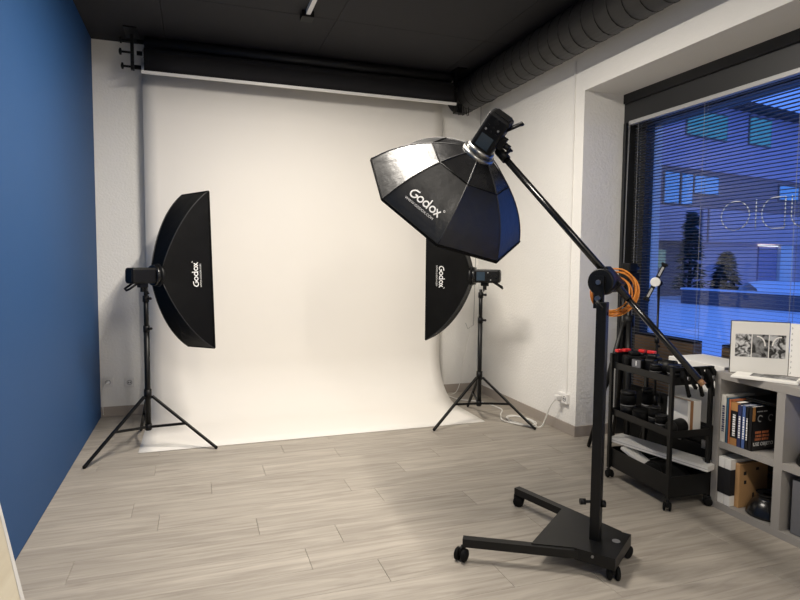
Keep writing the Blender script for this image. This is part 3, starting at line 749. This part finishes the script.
for s in (-1, 1):
    MB(Mt).box((s*0.12, -0.022, -0.006), (s*0.138, 0.022, 0.03), bev=0.004).build('clamp_jaw', 'plastic_black', tb)
    MB(Mt).box((s*0.045, -0.007, 0.0062), (s*0.11, 0.007, 0.0095)).build('clamp_inlay', 'headrail', tb, 'silver inlay strip')
MB(Mt).lathe([(0.032, 0.0062), (0.032, 0.010), (0.028, 0.012)], n=24).build('center_disc', 'white_plastic', tb, 'pale round center disc')
MB().sphere((0, -0.01, 1.235), 0.018, 10, 8).build('ball_joint', 'plastic_black', tb)
for zc in (0.85, 0.62):
    MB().cyl((0, 0, zc-0.02), (0, 0, zc+0.02), 0.015, n=10).build('clamp_collar', 'plastic_black', tb)

# ------------------------------------------------------------------ trolley
ang = math.radians(-2.6)
CT = (2.608, 2.797, 0)
ct = thing('utility_cart', 'black three tier metal utility cart on castors loaded with camera gear', 'cart', CT, ang)
HX, HY = 0.124, 0.276
def tray(z0, z1):
    mb = MB(); e = 0.004
    mb.box((-HX, -HY, z0), (HX, HY, z0+e)); mb.box((-HX, -HY, z0), (HX, -HY+e, z1)); mb.box((-HX, HY-e, z0), (HX, HY, z1))
    mb.box((-HX, -HY, z0), (-HX+e, HY, z1)); mb.box((HX-e, -HY, z0), (HX, HY, z1)); return mb
T1, T2, T3 = 0.704, 0.405, 0.07
tray(T1, T1+0.042).build('tray', 'metal_black', ct); tray(T2, T2+0.042).build('tray', 'metal_black', ct); tray(T3, T3+0.12).build('tray', 'metal_black', ct)
for sx in (-1, 1):
    for sy_ in (-1, 1):
        x, y = sx*(HX+0.008), sy_*(HY-0.012)
        MB().box((x-0.009, y-0.011, 0.062), (x+0.009, y+0.011, 0.80)).build('post', 'metal_black', ct)
        caster(Matrix.Translation((x, y, 0)), ct, r=0.024, wd=0.014, top=0.065, yaw=random.uniform(0, 6))
for sy_ in (-1, 1):
    MB().bar((-HX-0.008, sy_*(HY-0.012), 0.791), (HX+0.008, sy_*(HY-0.012), 0.791), 0.018, 0.018).build('end_rail', 'metal_black', ct)

Mc = Matrix.Translation(CT) @ Matrix.Rotation(ang, 4, 'Z')
def on_cart(x, y, z, rz=0): return Mc @ Matrix.Translation((x, y, z)) @ Matrix.Rotation(rz, 4, 'Z')
def camera_body(label, M, lens=0.09, r=0.036):
    t = thing('camera', label, 'camera', M=M, group='cameras on the cart')
    MB().box((-0.068, -0.03, 0.0), (0.068, 0.03, 0.088), bev=0.01).build('body', 'plastic_black', t)
    MB().box((-0.03, -0.028, 0.086), (0.03, 0.03, 0.112), bev=0.008).build('viewfinder', 'plastic_black', t)
    MB().box((-0.07, -0.05, 0.004), (-0.042, -0.02, 0.08), bev=0.01).build('grip', 'rubber', t)
    MB().lathe([(r, 0.03), (r*1.02, 0.05), (r*0.92, 0.055), (r*1.05, 0.06), (r*1.08, 0.03+lens), (r*0.9, 0.03+lens), (r*0.8, 0.02+lens)], frame_M((0.006, 0, 0.044), (0, -1, 0), (1, 0, 0)), 24).build('lens', 'plastic_black', t)
    MB().cyl((0.05, 0, 0.088), (0.05, 0, 0.1), 0.013, n=14).build('mode_dial', 'metal_black', t)
    return t
def lens(label, M, h=0.11, r=0.036, lying=False):
    t = thing('camera_lens', label, 'lens', M=M, group='lenses on the cart')
    MB().lathe([(r*0.86, 0), (r*0.9, h*0.12), (r, h*0.2), (r, h*0.45)], n=24).build('barrel', 'plastic_black', t)
    MB().lathe([(r*1.03, h*0.452), (r*1.03, h*0.475)], n=24).build('trim_ring', 'cord', t, 'pale trim ring')
    MB().lathe([(r*1.04, h*0.50), (r*1.08, h*0.82), (r*1.0, h*0.86)], n=24).build('zoom_grip', 'rubber', t)
    MB().lathe([(r*0.98, h*0.861), (r*1.02, h), (r*0.94, h)], n=24).build('lens_cap', 'metal_black', t)
    return t
Z1, Z2, Z3 = T1+0.0045, T2+0.0045, T3+0.0045
camera_body('black camera with lens pointing along the top tray, far end of the cart', on_cart(-0.03, 0.185, Z1, -0.3), 0.06)
camera_body('black camera with larger lens in the middle of the cart top tray', on_cart(0.01, 0.06, Z1, 0.5), 0.10, 0.04)
bx_ = thing('flash_trigger', 'small black device showing a white 1 on the cart top tray', 'flash trigger', M=on_cart(-0.085, 0.075, Z1, 0.35))
MB().box((-0.022, -0.035, 0), (0.022, 0.035, 0.085), bev=0.008).build('body', 'plastic_black', bx_)
MB().box((-0.0245, -0.028, 0.034), (-0.022, 0.028, 0.080)).build('display', 'grey_fabric', bx_)
vs, fs = text_geo('1', 0.04, 0.02)
MB(frame_M((-0.0255, 0, 0.058), (-1, 0, 0), (0, -1, 0))).add(vs, fs).build('digit', 'logo_white', bx_)
lens('short black lens standing near the trigger on the top tray', on_cart(-0.07, -0.06, Z1), 0.075, 0.033)
lens('wide black lens at the near end of the top tray', on_cart(-0.03, -0.16, Z1), 0.085, 0.036)
lens('short lens beside the right rail of the top tray', on_cart(0.075, -0.09, Z1), 0.07, 0.034)
def red_clamp(label, M):
    t = thing('quick_clamp', label, 'clamp', M=M, group='red tipped clamps')
    MB().box((-0.06, -0.006, 0.085), (0.06, 0.006, 0.1)).build('bar', 'metal_black', t)
    MB().box((-0.055, -0.012, 0), (-0.03, 0.012, 0.1), bev=0.003).build('jaw', 'plastic_black', t)
    MB().box((0.02, -0.012, 0.0), (0.045, 0.012, 0.1), bev=0.003).build('jaw', 'plastic_black', t)
    MB().box((-0.058, -0.014, 0.1), (-0.018, 0.014, 0.118), bev=0.003).build('grip', 'red_plastic', t, 'red grip')
    MB().box((0.0, -0.014, 0.1), (0.05, 0.014, 0.118), bev=0.003).build('grip', 'red_plastic', t, 'red grip')
red_clamp('black clamp with red grips at the far end of the cart top tray', on_cart(-0.06, 0.25, Z1, 0.1))
red_clamp('black clamp with red grips behind the device marked 1', on_cart(0.055, 0.165, Z1, -1.2))
# middle tray
lens('tall lens with pale ring at the far left of the middle tray', on_cart(-0.06, 0.19, Z2), 0.16, 0.045)
def pouch(label, M, r, h):
    t = thing('lens_pouch', label, 'pouch', M=M, group='lens pouches')
    MB().lathe([(r*0.9, 0), (r, h*0.1), (r*1.02, h*0.75), (r*0.85, h*0.9), (r*0.6, h)], n=20).build('bag', 'fabric_black', t)
    MB().tube([(r*1.0*math.cos(a), r*1.0*math.sin(a), h*0.8) for a in [2*PI*i/20 for i in range(20)]], 0.004, 6, True).build('drawstring', 'rubber', t)
pouch('rounded black lens pouch in the middle of the middle tray', on_cart(-0.06, 0.06, Z2), 0.055, 0.085)
lens('lens with silver ring in front of the pouch on the middle tray', on_cart(-0.06, -0.05, Z2), 0.12, 0.033)
lens('stubby lens at the near left corner of the middle tray', on_cart(-0.085, -0.14, Z2), 0.095, 0.034)
lens('tall slim lens at the back of the middle tray', on_cart(0.02, 0.11, Z2), 0.19, 0.034)
hd = thing('lens_hood', 'black round lens hood lying at the near end of the middle tray', 'lens hood', M=on_cart(-0.055, -0.225, Z2, 0.2))
MB(Matrix.Translation((0, 0, 0.046)) @ Matrix.Rotation(PI/2, 4, 'Y')).lathe([(0.036, -0.04), (0.045, 0.04), (0.042, 0.04), (0.033, -0.04)], n=24, caps=False).build('hood', 'plastic_black', hd)
MB(Matrix.Translation((0, 0, 0.046)) @ Matrix.Rotation(PI/2, 4, 'Y')).lathe([(0.034, -0.052), (0.037, -0.05), (0.037, -0.04)], n=24).build('mount_ring', 'metal_black', hd)
bxw = thing('white_carton', 'small white box with a brown tape stripe on the middle tray', 'box', M=on_cart(0.058, -0.15, Z2, 0.1))
MB().box((-0.05, -0.075, 0), (0.05, 0.075, 0.185), bev=0.002).build('box_body', 'white_card', bxw)
MB().box((-0.034, -0.0762, 0.0), (-0.012, 0.0762, 0.1862)).build('tape', 'brown_tape', bxw)
# bottom tray
bag = thing('camera_bag', 'slumped black camera bag in the deep bottom tray', 'bag', M=on_cart(0.0, -0.05, Z3))
MB().sphere((0.0, -0.05, 0.064), 0.105, 20, 12, (1.05, 1.5, 0.60)).build('bag_body', 'fabric_black', bag)
MB().tube(smooth([(-0.085, -0.12, 0.09), (-0.06, -0.07, 0.115), (-0.05, 0.0, 0.115), (-0.06, 0.06, 0.085)]), 0.008, 6).build('strap', 'rubber', bag)
fb = thing('foam_board', 'long white foam board lying across the bottom tray of the cart', 'foam board', M=Matrix.Translation((2.648, 2.78, 0.222)) @ Matrix.Rotation(math.radians(-73), 4, 'Z') @ Matrix.Rotation(math.radians(1.5), 4, 'Y'))
MB().box((-0.32, -0.065, 0), (0.30, 0.065, 0.03)).build('board', 'white_card', fb)
MB().box((-0.32, -0.0655, 0.013), (0.30, -0.0652, 0.015)).build('board_joint', 'cord', fb)
pr = thing('folded_paper', 'short folded white sheet on the cart bottom tray', 'paper', M=on_cart(-0.05, 0.10, 0.168, 0.2))
MB(Matrix.Rotation(0.36, 4, 'X')).box((-0.045, -0.12, 0), (0.045, 0.10, 0.02), bev=0.004).build('sheet', 'white_card', pr)
MB(Matrix.Rotation(-0.2, 4, 'X')).box((-0.043, -0.1202, 0.009), (0.043, -0.12, 0.011)).build('fold', 'cord', pr)
# spring clamps on the near rail
def spring_clamp(label, M):
    t = thing('spring_clamp', label, 'clamp', M=M, group='spring clamps on the cart rail')
    for s in (-1, 1):
        mb = MB(); mb.prism([(s*0.010, -0.05), (s*0.036, -0.02), (s*0.038, 0.015), (s*0.016, 0.03), (s*0.006, 0.0)][::s], -0.012, 0.012); mb.build('jaw', 'plastic_black', t)
        MB().bar((s*0.016, 0.02, 0), (s*0.034, 0.105, 0), 0.016, 0.014).build('handle', 'plastic_black', t)
        MB().bar((s*0.0335, 0.103, 0), (s*0.036, 0.118, 0), 0.017, 0.015).build('handle_tip', 'rubber', t)
    MB().cyl((0, 0.012, -0.016), (0, 0.012, 0.016), 0.012, n=14).build('spring', 'steel', t)
for i, (x, tl_, lab) in enumerate(((-0.085, 0.25, 'black spring clamp on the cart rail closest to the near post'), (0.005, 0.1, 'black spring clamp in the middle of the cart end rail'), (0.085, -0.2, 'black spring clamp on the cart rail next to the shelf'))):
    q = Mc @ Vector((x, -HY+0.012, 0.791))
    M = Matrix.Translation(q) @ Matrix.Rotation(ang+0.25, 4, 'Z') @ Matrix.Rotation(math.radians(90), 4, 'X') @ Matrix.Rotation(math.radians(215), 4, 'Z') @ Matrix.Translation((0, 0.05, 0.02))
    spring_clamp(lab, M)
# tall white carton between cart and window
fc = thing('equipment_case', 'black equipment case standing behind the cart under the white carton', 'case', (2.97, 2.745, 0))
MB().box((-0.14, -0.205, 0.0), (0.14, 0.205, 0.30), bev=0.006).build('case_body', 'plastic_black', fc)
MB().box((-0.14, -0.205, 0.305), (0.14, 0.205, 0.43), bev=0.006).build('lid', 'plastic_black', fc)
for yy in (-0.1, 0.1): MB().box((-0.147, yy-0.02, 0.28), (-0.14, yy+0.02, 0.33)).build('latch', 'steel', fc)
sb = thing('stand_bag', 'flat black carrying bag leaning by the blind behind the cart', 'bag', (3.08, 3.30, 0))
MB().box((-0.035, -0.31, 0), (0.035, 0.31, 0.46), bev=0.02).build('bag_body', 'fabric_black', sb)
MB().tube([(-0.04, -0.08, 0.40), (-0.05, -0.07, 0.47), (-0.05, 0.07, 0.47), (-0.04, 0.08, 0.40)], 0.008, 6).build('carry_strap', 'rubber', sb)
cn = thing('storage_carton', 'white carton on the black case between the cart and the window', 'box', (2.97, 2.745, 0.431))
MB().box((-0.135, -0.205, 0), (0.135, 0.205, 0.334), bev=0.003).build('box_body', 'white_card', cn)
MB().box((-0.14, -0.21, 0.304), (0.14, 0.21, 0.354), bev=0.003).build('lid', 'white_card', cn)

# ------------------------------------------------------------------ cube shelves
SX0, SX1 = 2.745, 3.125
sh = thing('cube_shelf', 'grey cube shelf with books and boxes under the window', 'shelf', (SX0, 0, 0))
dd = SX1-SX0; SA, SB = 2.516, 1.721
MB().box((0, SA-0.039, 0), (dd, SA, 0.773), bev=0.001).build('side_panel', 'shelf_grey', sh)
MB().box((0, SB, 0), (dd, SB+0.039, 0.773), bev=0.001).build('side_panel', 'shelf_grey', sh)
MB().box((0.001, SA-0.039-0.335-0.045, 0.038), (dd, SA-0.039-0.335, 0.735)).build('divider', 'shelf_grey', sh)
MB().box((0, SB+0.039, 0.735), (dd, SA-0.039, 0.773)).build('top_panel', 'shelf_grey', sh)
MB().box((0, SB+0.039, 0), (dd, SA-0.039, 0.038)).build('bottom_panel', 'shelf_grey', sh)
MB().box((0.002, SA-0.374, 0.350), (dd, SA-0.039, 0.386)).build('shelf_board', 'shelf_grey', sh)
MB().box((0.002, SB+0.039, 0.350), (dd, SA-0.419, 0.386)).build('shelf_board', 'shelf_grey', sh)
# books
ZB = 0.3865
mat('book_white', lin(214, 210, 200), 0.5, var=0.05); mat('book_teal', lin(60, 100, 125), 0.5, var=0.05); mat('book_orange', lin(190, 110, 70), 0.5, var=0.05)
mat('book_black', lin(24, 23, 25), 0.35, var=0.1); mat('book_tan', lin(168, 120, 70), 0.5, var=0.05); mat('book_navy', lin(42, 48, 88), 0.45, var=0.05)
mat('book_blue', lin(72, 96, 150), 0.45, var=0.05); mat('ink_orange', lin(190, 110, 70), 0.5, var=0.02)
y = 2.476
books = [('book_white', 0.036, 0.262, 'tall off-white book at the far end of the row'), ('book_teal', 0.014, 0.25, 'thin teal book between the white and orange ones'), ('book_orange', 0.014, 0.245, 'thin orange book in the row'),
         ('book_black', 0.040, 0.235, 'black book with tan spine ends'), ('book_navy', 0.026, 0.228, 'dark navy book with pale spine lettering'), ('book_blue', 0.022, 0.232, 'mid blue book next to the navy one'),
         ('book_black', 0.016, 0.228, 'narrow black book with white spine lettering'), ('book_black', 0.022, 0.236, 'black book whose front cover with orange lettering faces the room')]
for i, (m_, th, hh, lab) in enumerate(books):
    t = thing('book', lab, 'book', (2.752, y-th/2, ZB), 0, 'books in the cube shelf')
    dp = 0.205
    mb = MB(); mb.box((0, -th/2, 0), (0.003, th/2, hh)); mb.box((0, -th/2, 0), (dp, -th/2+0.002, hh)); mb.box((0, th/2-0.002, 0), (dp, th/2, hh)); mb.build('cover', m_, t)
    MB().box((0.0031, -th/2+0.0022, 0.003), (dp-0.004, th/2-0.0022, hh-0.003)).build('page_block', 'page', t)
    if i == 3:
        for z0, z1 in ((0, 0.04), (hh-0.045, hh)): MB().box((-0.0008, -th/2-0.0005, z0), (0.02, th/2+0.0005, z1)).build('spine_band', 'book_tan', t)
    if i in (0, 3, 4, 5, 6):
        # plain strokes that read as small spine lettering
        mb = MB(); zz = hh*0.22
        k = 0
        while zz < hh*0.74:
            hgt = 0.006+0.005*((k*7) % 3)/2; mb.box((-0.0009, -th*0.22, zz), (-0.0001, th*0.2, zz+hgt)); zz += hgt+0.004; k += 1
        mb.build('spine_lettering', 'book_navy' if i == 0 else 'logo_white', t)
    if i == 7:
        Mb = frame_M((0.085, -th/2-0.0006, 0), (0, -1, 0), (1, 0, 0))
        vs, fs = text_geo('USE OBJETO', 0.026, 0.012)
        MB(Mb).add([(v[0]-0.002, v[1]+0.034, 0) for v in vs], fs).build('cover_lettering', 'logo_white', t)
        for zz, x0, x1, mm, hh2 in ((0.098, -0.062, 0.03, 'ink_orange', 0.013), (0.079, -0.058, 0.03, 'ink_orange', 0.012), (0.061, -0.062, 0.03, 'ink_orange', 0.012), (0.21, -0.055, 0.01, 'cord', 0.006)):
            mb = MB(Mb); xx = x0; k = 0          # illegible small print
            while xx < x1:
                wl = 0.006+0.003*((k*5) % 3); mb.box((xx, zz-hh2/2, -0.0001), (xx+wl, zz+hh2/2, 0.0003)); xx += wl+0.0025+(0.006 if k % 4 == 3 else 0); k += 1
            mb.build('cover_small_print', mm, t)
        for cx in (-0.03, 0.045):
            mb = MB(Mb); vv, ff = ribbon([(cx+0.016*math.cos(a), 0.172+0.016*math.sin(a)) for a in [0.5+4.6*i/16 for i in range(17)]], 0.006); mb.add(vv, ff); mb.build('cover_emblem', 'cord', t)
        MB(Mb).box((-0.085, 0.16, -0.0002), (-0.066, 0.236, 0.0003)).build('spine_patch', 'book_tan', t)
    y -= th+0.0012
lap = thing('laptop', 'flat dark laptop lying on top of the shorter books', 'laptop', (2.83, 2.30, ZB+0.2455))
MB().box((0.0, -0.10, 0), (0.26, 0.09, 0.010), bev=0.003).build('base', 'metal_black', lap)
MB().box((0.0, -0.10, 0.011), (0.26, 0.09, 0.018), bev=0.003).build('lid', 'window_black', lap)
# lower cube: two white sleeves, cardboard box, bowl
ZL = 0.0385
for i, (yy, lab) in enumerate(((2.455, 'white box with a wide black sleeve against the shelf side'), (2.414, 'white box with a wide black sleeve beside the brown carton'))):
    t = thing('sleeved_box', lab, 'box', (2.752, yy, ZL), 0, 'white boxes with black sleeves')
    MB().box((0, -0.019, 0), (0.2, 0.019, 0.262), bev=0.002).build('box_body', 'white_card', t)
    MB().box((-0.002, -0.0197, 0.060), (0.202, 0.0197, 0.205)).build('sleeve', 'paper_black', t)
cbx = thing('cardboard_box', 'brown cardboard box leaning open in the lower cube', 'box', (2.785, 2.380, ZL), 0)
MB().box((0, -0.0135, 0), (0.21, 0.0135, 0.245), bev=0.002).build('box_body', 'cardboard', cbx)
for (x0, z0, x1, z1) in ((0.03, 0.18, 0.05, 0.20), (0.035, 0.13, 0.052, 0.15), (0.10, 0.03, 0.112, 0.075), (0.12, 0.20, 0.14, 0.215)):
    MB().box((x0, -0.0142, z0), (x1, -0.0136, z1)).build('printed_mark', 'paper_black', cbx)
bw = thing('reflector_bowl', 'black metal reflector bowl standing rim down in the lower cube', 'reflector', (2.868, 2.252, ZL))
MB().lathe([(0.104, 0), (0.108, 0.004), (0.106, 0.012), (0.101, 0.030), (0.086, 0.062), (0.064, 0.085), (0.058, 0.089), (0.058, 0.108), (0.062, 0.11), (0.062, 0.118)], n=36, caps=False).build('bowl', 'metal_black_gloss', bw)
MB().lathe([(0.061, 0.113), (0.03, 0.113), (0.03, 0.106)], n=36, caps=False).build('mount_ring', 'metal_black', bw)
tp = thing('reflector_dish', 'black dish in the upper cube at the picture edge', 'reflector', (2.87, 1.978, 0.3865))
MB().lathe([(0.108, 0), (0.112, 0.005), (0.10, 0.05), (0.07, 0.10), (0.055, 0.12), (0.05, 0.14)], n=32).build('dish', 'plastic_black', tp)
MB().lathe([(0.05, 0.141), (0.054, 0.15), (0.03, 0.152)], n=32).build('mount_ring', 'metal_black', tp)
gb = thing('storage_box', 'charcoal grey storage box in the lower cube at the picture edge', 'box', (2.775, 1.90, ZL))
MB().box((0, -0.13, 0), (0.33, 0.16, 0.275), bev=0.004).build('box_body', 'grey_fabric', gb)
MB().box((-0.003, -0.04, 0.17), (0.0, 0.03, 0.19)).build('grip_hole', 'paper_black', gb)

# photo album on the shelf
ZS = 0.7735
A0, A1 = Vector((2.788, 2.462, ZS)), Vector((2.995, 2.285, ZS))
al = thing('photo_album', 'open photo album standing on the shelf with three black and white photos', 'album', tuple(A0))
adir = (A1-A0).normalized(); anr = Vector((adir.y, -adir.x, 0))
if anr.dot(camv-A0) < 0: anr = -anr
LA = (A1-A0).length; HA = 0.285
Ma = frame_M((0, 0, 0), anr, adir)     # x along page, y up, z towards viewer
if (Ma.to_3x3() @ Vector((0, 1, 0))).z < 0: Ma = Ma @ Matrix.Rotation(PI, 4, 'X')
MB(Ma).box((-0.004, 0, -0.006), (LA+0.004, HA+0.004, -0.002)).build('cover', 'book_black', al, 'dark album cover')
MB(Ma).box((0, 0.003, -0.002), (LA, HA, 0.006)).build('page', 'page', al)
for k in range(3):
    x0 = 0.020+k*0.081; MB(Ma).box((x0, 0.092, 0.0061), (x0+0.076, 0.218, 0.0066)).build('photograph', 'photo_'+'abc'[k], al, 'small black and white photograph')
    if k > 0:
        mb = MB(Ma); vv, ff = ribbon([(x0+(0.025 if k == 1 else 0.05)+0.036*math.cos(a), 0.155+0.052*math.sin(a)) for a in [(0.0 if k == 1 else 1.4)+1.7*i/14 for i in range(15)]], 0.007); mb.add([(v[0], v[1], 0.0069) for v in vv], ff); mb.build('photo_arch', 'page', al)
mb = MB(Ma)
for i in range(9): mb.tube([(LA+0.002+0.0015*(i % 3), 0.005+0.03*i, 0.004), (LA+0.012, 0.02+0.03*i, 0.016), (LA+0.006, 0.035+0.03*i, 0.004)], 0.0018, 5)
mb.build('binding', 'cord', al, 'wire binding')
Mr = Ma @ Matrix.Translation((LA+0.014, 0, 0.004)) @ Matrix.Rotation(math.radians(-70), 4, 'Y')
Mr2 = Matrix.Translation(Ma @ Vector((LA+0.005, 0, 0.006))) @ frame_M((0, 0, 0), Vector((-0.95, -0.3, 0)), Vector((0.25, -0.97, 0)))
if (Mr2.to_3x3() @ Vector((0, 1, 0))).z < 0: Mr2 = Mr2 @ Matrix.Rotation(PI, 4, 'X')
MB(Mr2).box((0, 0.003, -0.004), (LA, HA, 0.004)).build('page', 'page', al)
bkl = thing('photo_booklet', 'white photo booklet lying open in front of the album', 'booklet', (2.84, 2.275, ZS+0.0005), math.radians(-60))
MB().box((-0.15, -0.115, 0), (0.15, 0.035, 0.010), bev=0.001).build('page_block', 'page', bkl)
MB().box((-0.145, -0.11, 0.0101), (0.145, 0.03, 0.013)).build('top_page', 'page', bkl)
MB().box((-0.07, -0.07, 0.0131), (0.135, 0.025, 0.0136)).build('photograph', 'photo_b', bkl)

# ------------------------------------------------------------------ table corner at bottom left
tb_ = thing('table', 'pale wooden table corner at the lower left of the picture', 'table', (-0.55, 1.2, 0))
p0, p1 = Vector((-0.533, 1.855, 0)), Vector((-0.318, 1.231, 0)); d_ = (p1-p0).normalized()
q0 = p0-d_*0.05; q1 = p1+d_*0.75
lft = Vector((-d_.y, d_.x, 0))
if lft.x > 0: lft = -lft
poly = [q0, q1, q1+lft*0.42, q0+lft*0.2]
poly = [(max(v.x, XL+0.01)+0.55, v.y-1.2) for v in poly]
MB().prism(poly, 0.712, 0.739).build('tabletop', 'table_wood', tb_)
for a_, b_ in ((q0, q1),):
    o_ = Vector((0.55, -1.2, 0.726)); MB().bar(a_+o_-lft*0.003, b_+o_-lft*0.003, 0.006, 0.028).build('edge_band', 'table_edge', tb_)
for v, s in ((q0+lft*0.06+d_*0.25, 1), (q1+lft*0.06-d_*0.06, 1), (q1+lft*0.3-d_*0.06, 1)):
    MB().box((v.x+0.55-0.02, v.y-1.2-0.02, 0), (v.x+0.55+0.02, v.y-1.2+0.02, 0.712)).build('leg', 'table_edge', tb_)

# ------------------------------------------------------------------ street outside
S_(MB().box((3.5, -40, -0.3), (90, 80, -0.1)).build('ground', 'snow'), 'snow covered street in blue dusk light')
K = 1.6
Fo = Vector((10.5*K, 12.104*K, 0)); fd = Vector((0.98376, 0.17951, 0)).normalized(); fn = Vector((fd.y, -fd.x, 0))   # fn points back to us
Mf = Matrix(((fd.x, -fn.x, 0, Fo.x), (fd.y, -fn.y, 0, Fo.y), (0, 0, 1, 0), (0, 0, 0, 1)))   # x along facade, y into building, z up
Zf = lambda z: 1.38+(z-1.38)*K
hs = thing('street_building', 'long lilac plastered building across the street with flat dark roof', 'building', M=Mf)
def fp(name, s0, s1, z0, z1, m, dep=(0, 6.0), par=None): return MB().box((s0*K, dep[0], Zf(z0)), (s1*K, dep[1], Zf(z1))).build(name, m, par or hs)
S0_, S1_ = -3.0, 14.0
fp('upper_wall', S0_, S1_, 3.86, 5.62, 'facade_upper')
fp('window_band', S0_, S1_, 2.83, 3.86, 'facade_band', (0.12, 6))
fp('parapet_wall', S0_, S1_, 1.94, 2.83, 'facade_low', (-0.15, 6))
fp('ground_wall', S0_, 2.30, 0.45, 1.94, 'facade_ground', (0.5, 6))
fp('ground_wall', 2.30, S1_, 0.45, 1.94, 'facade_low', (0.2, 6))
fp('roof', S0_-0.2, S1_, 5.62, 5.80, 'roof_dark', (-0.5, 6.5))
def fwin(s0, s1, z0, z1, m, y):
    o = MB().box((s0*K-0.07, y-0.05, Zf(z0)-0.07), (s1*K+0.07, y+0.02, Zf(z1)+0.07)).build('window_frame', 'facade_ground', hs)
    MB().box((s0*K, y-0.08, Zf(z0)), (s1*K, y-0.04, Zf(z1))).build('window_pane', m, o)
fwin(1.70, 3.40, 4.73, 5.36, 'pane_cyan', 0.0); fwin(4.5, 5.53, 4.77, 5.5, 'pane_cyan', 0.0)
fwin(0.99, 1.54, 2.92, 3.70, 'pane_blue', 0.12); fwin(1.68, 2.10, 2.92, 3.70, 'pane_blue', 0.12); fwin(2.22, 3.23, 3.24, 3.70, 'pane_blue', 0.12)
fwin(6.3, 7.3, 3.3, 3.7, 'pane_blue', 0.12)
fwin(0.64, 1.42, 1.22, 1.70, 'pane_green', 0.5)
fp('door', 5.43, 6.40, 0.5, 1.85, 'door_lilac', (0.12, 0.25)); fp('pillar', 6.45, 7.15, 0.45, 1.94, 'white_card', (0.0, 0.5))
fp('door_lamp', 5.43, 6.35, 1.87, 1.915, 'lamp_tube', (0.05, 0.2))
for s_ in (2.3, 2.62): fp('downpipe', s_, s_+0.06, 1.94, 2.83, 'facade_band', (-0.2, -0.15))
def conifer(label, P, h, r):
    P = Vector((*P, 0)); s = P.x; t = thing('conifer_tree', label, 'tree', (P.x, P.y, -0.1), group='trees in front of the building')
    MB().cyl((0, 0, 0), (0, 0, h*0.95), 0.09, 0.02, n=8).build('trunk', 'bark', t)
    mb = MB(); rnd = random.Random(int(s*100))
    n = 420
    for i in range(n):
        f = rnd.random()**0.8; zz = h*(0.10+0.88*f); rr = r*(1-f)**0.8+0.05; a = rnd.uniform(0, 2*PI); q = rr*rnd.uniform(0.45, 1)
        c = Vector((math.cos(a)*q, math.sin(a)*q, zz)); d = Vector((math.cos(a), math.sin(a), rnd.uniform(-0.5, 0.3)))
        sd = Vector((-math.sin(a), math.cos(a), 0)); l = 0.28+0.2*rnd.random(); wd = 0.12
        mb.add([c-d*l*0.5, c+sd*wd, c+d*l*0.6, c-sd*wd, c+Vector((0, 0, 0.07))], [(0, 1, 4), (1, 2, 4), (2, 3, 4), (3, 0, 4), (0, 3, 2, 1)])
    o = mb.build('foliage', 'conifer', t); o['kind'] = 'stuff'
conifer('tall narrow dark conifer before the lilac building', (18.49, 18.37), 3.5, 0.55)
conifer('short dark conifer standing in the snow right of the tall one', (19.92, 17.98), 1.9, 0.6)
def bank(label, x0, x1, y, h, d):
    mb = MB(); rows = []; rnd = random.Random(int(y*10))
    for i in range(30):
        x = x0+(x1-x0)*i/29; hh = h*(0.9+0.2*rnd.random())
        rows.append([(x, y-d, -0.1), (x, y-d*0.6, hh*0.7-0.1), (x, y, hh-0.1), (x, y+d*0.6, hh*0.75-0.1), (x, y+d, -0.1)])
    o = mb.grid(rows).build('snow_bank', 'snow'); tag(o, label, 'snow bank')
bank('long snow bank along the foot of the building', 19.5, 42, 16.6, 0.8, 0.6)
def crate(label, x, y0, y1, z1):
    t = thing('wooden_crate', label, 'crate', (x, (y0+y1)/2, 0), group='wooden crates in the display window'); hl = (y1-y0)/2; n = 7; hz = z1/n
    for i in range(n):
        for xa in (0, 0.066): MB().box((xa, -hl, i*hz+0.003), (xa+0.014, hl, (i+1)*hz-0.003)).build('plank', 'wood_planter', t)
        for s in (-1, 1): MB().box((0.015, s*hl, i*hz+0.003), (0.065, s*(hl-0.02), (i+1)*hz-0.003)).build('plank', 'wood_planter', t)
    MB().box((0.0, -hl-0.0, z1), (0.08, hl+0.0, z1+0.015)).build('lid', 'roof_dark', t)
    for s in (-1, 1): MB().box((0.016, s*(hl-0.022), 0), (0.04, s*(hl-0.05), z1-0.004)).build('corner_post', 'bark', t)
    MB().cyl((-0.002, 0.1*hl, z1-0.06), (0.004, 0.1*hl, z1-0.06), 0.012, n=12).build('finger_hole', 'roof_dark', t)
crate('wooden slat crate behind the blind near the boom tail', 3.172, 3.10, 3.66, 0.83)
crate('wooden slat crate behind the blind hidden mostly by the album', 3.172, 2.0, 2.868, 0.84)

ga, gb2 = Vector((16.66, 16.82, 0)), Vector((17.28, 12.89, 0))
gd = (gb2-ga).normalized(); gb2 = gb2+gd*3
gw = thing('stone_parapet', 'low lilac stone parapet with a bright snow cap across the street', 'parapet', tuple(ga+Vector((0, 0, -0.1))))
GL = gb2-ga
MB().bar(Vector((0, 0, 0.25)), GL+Vector((0, 0, 0.25)), 0.25, 0.5).build('wall_body', 'facade_ground', gw)
MB().bar(Vector((0, 0, 0.53)), GL+Vector((0, 0, 0.53)), 0.34, 0.06).build('snow_cap', 'snow', gw)
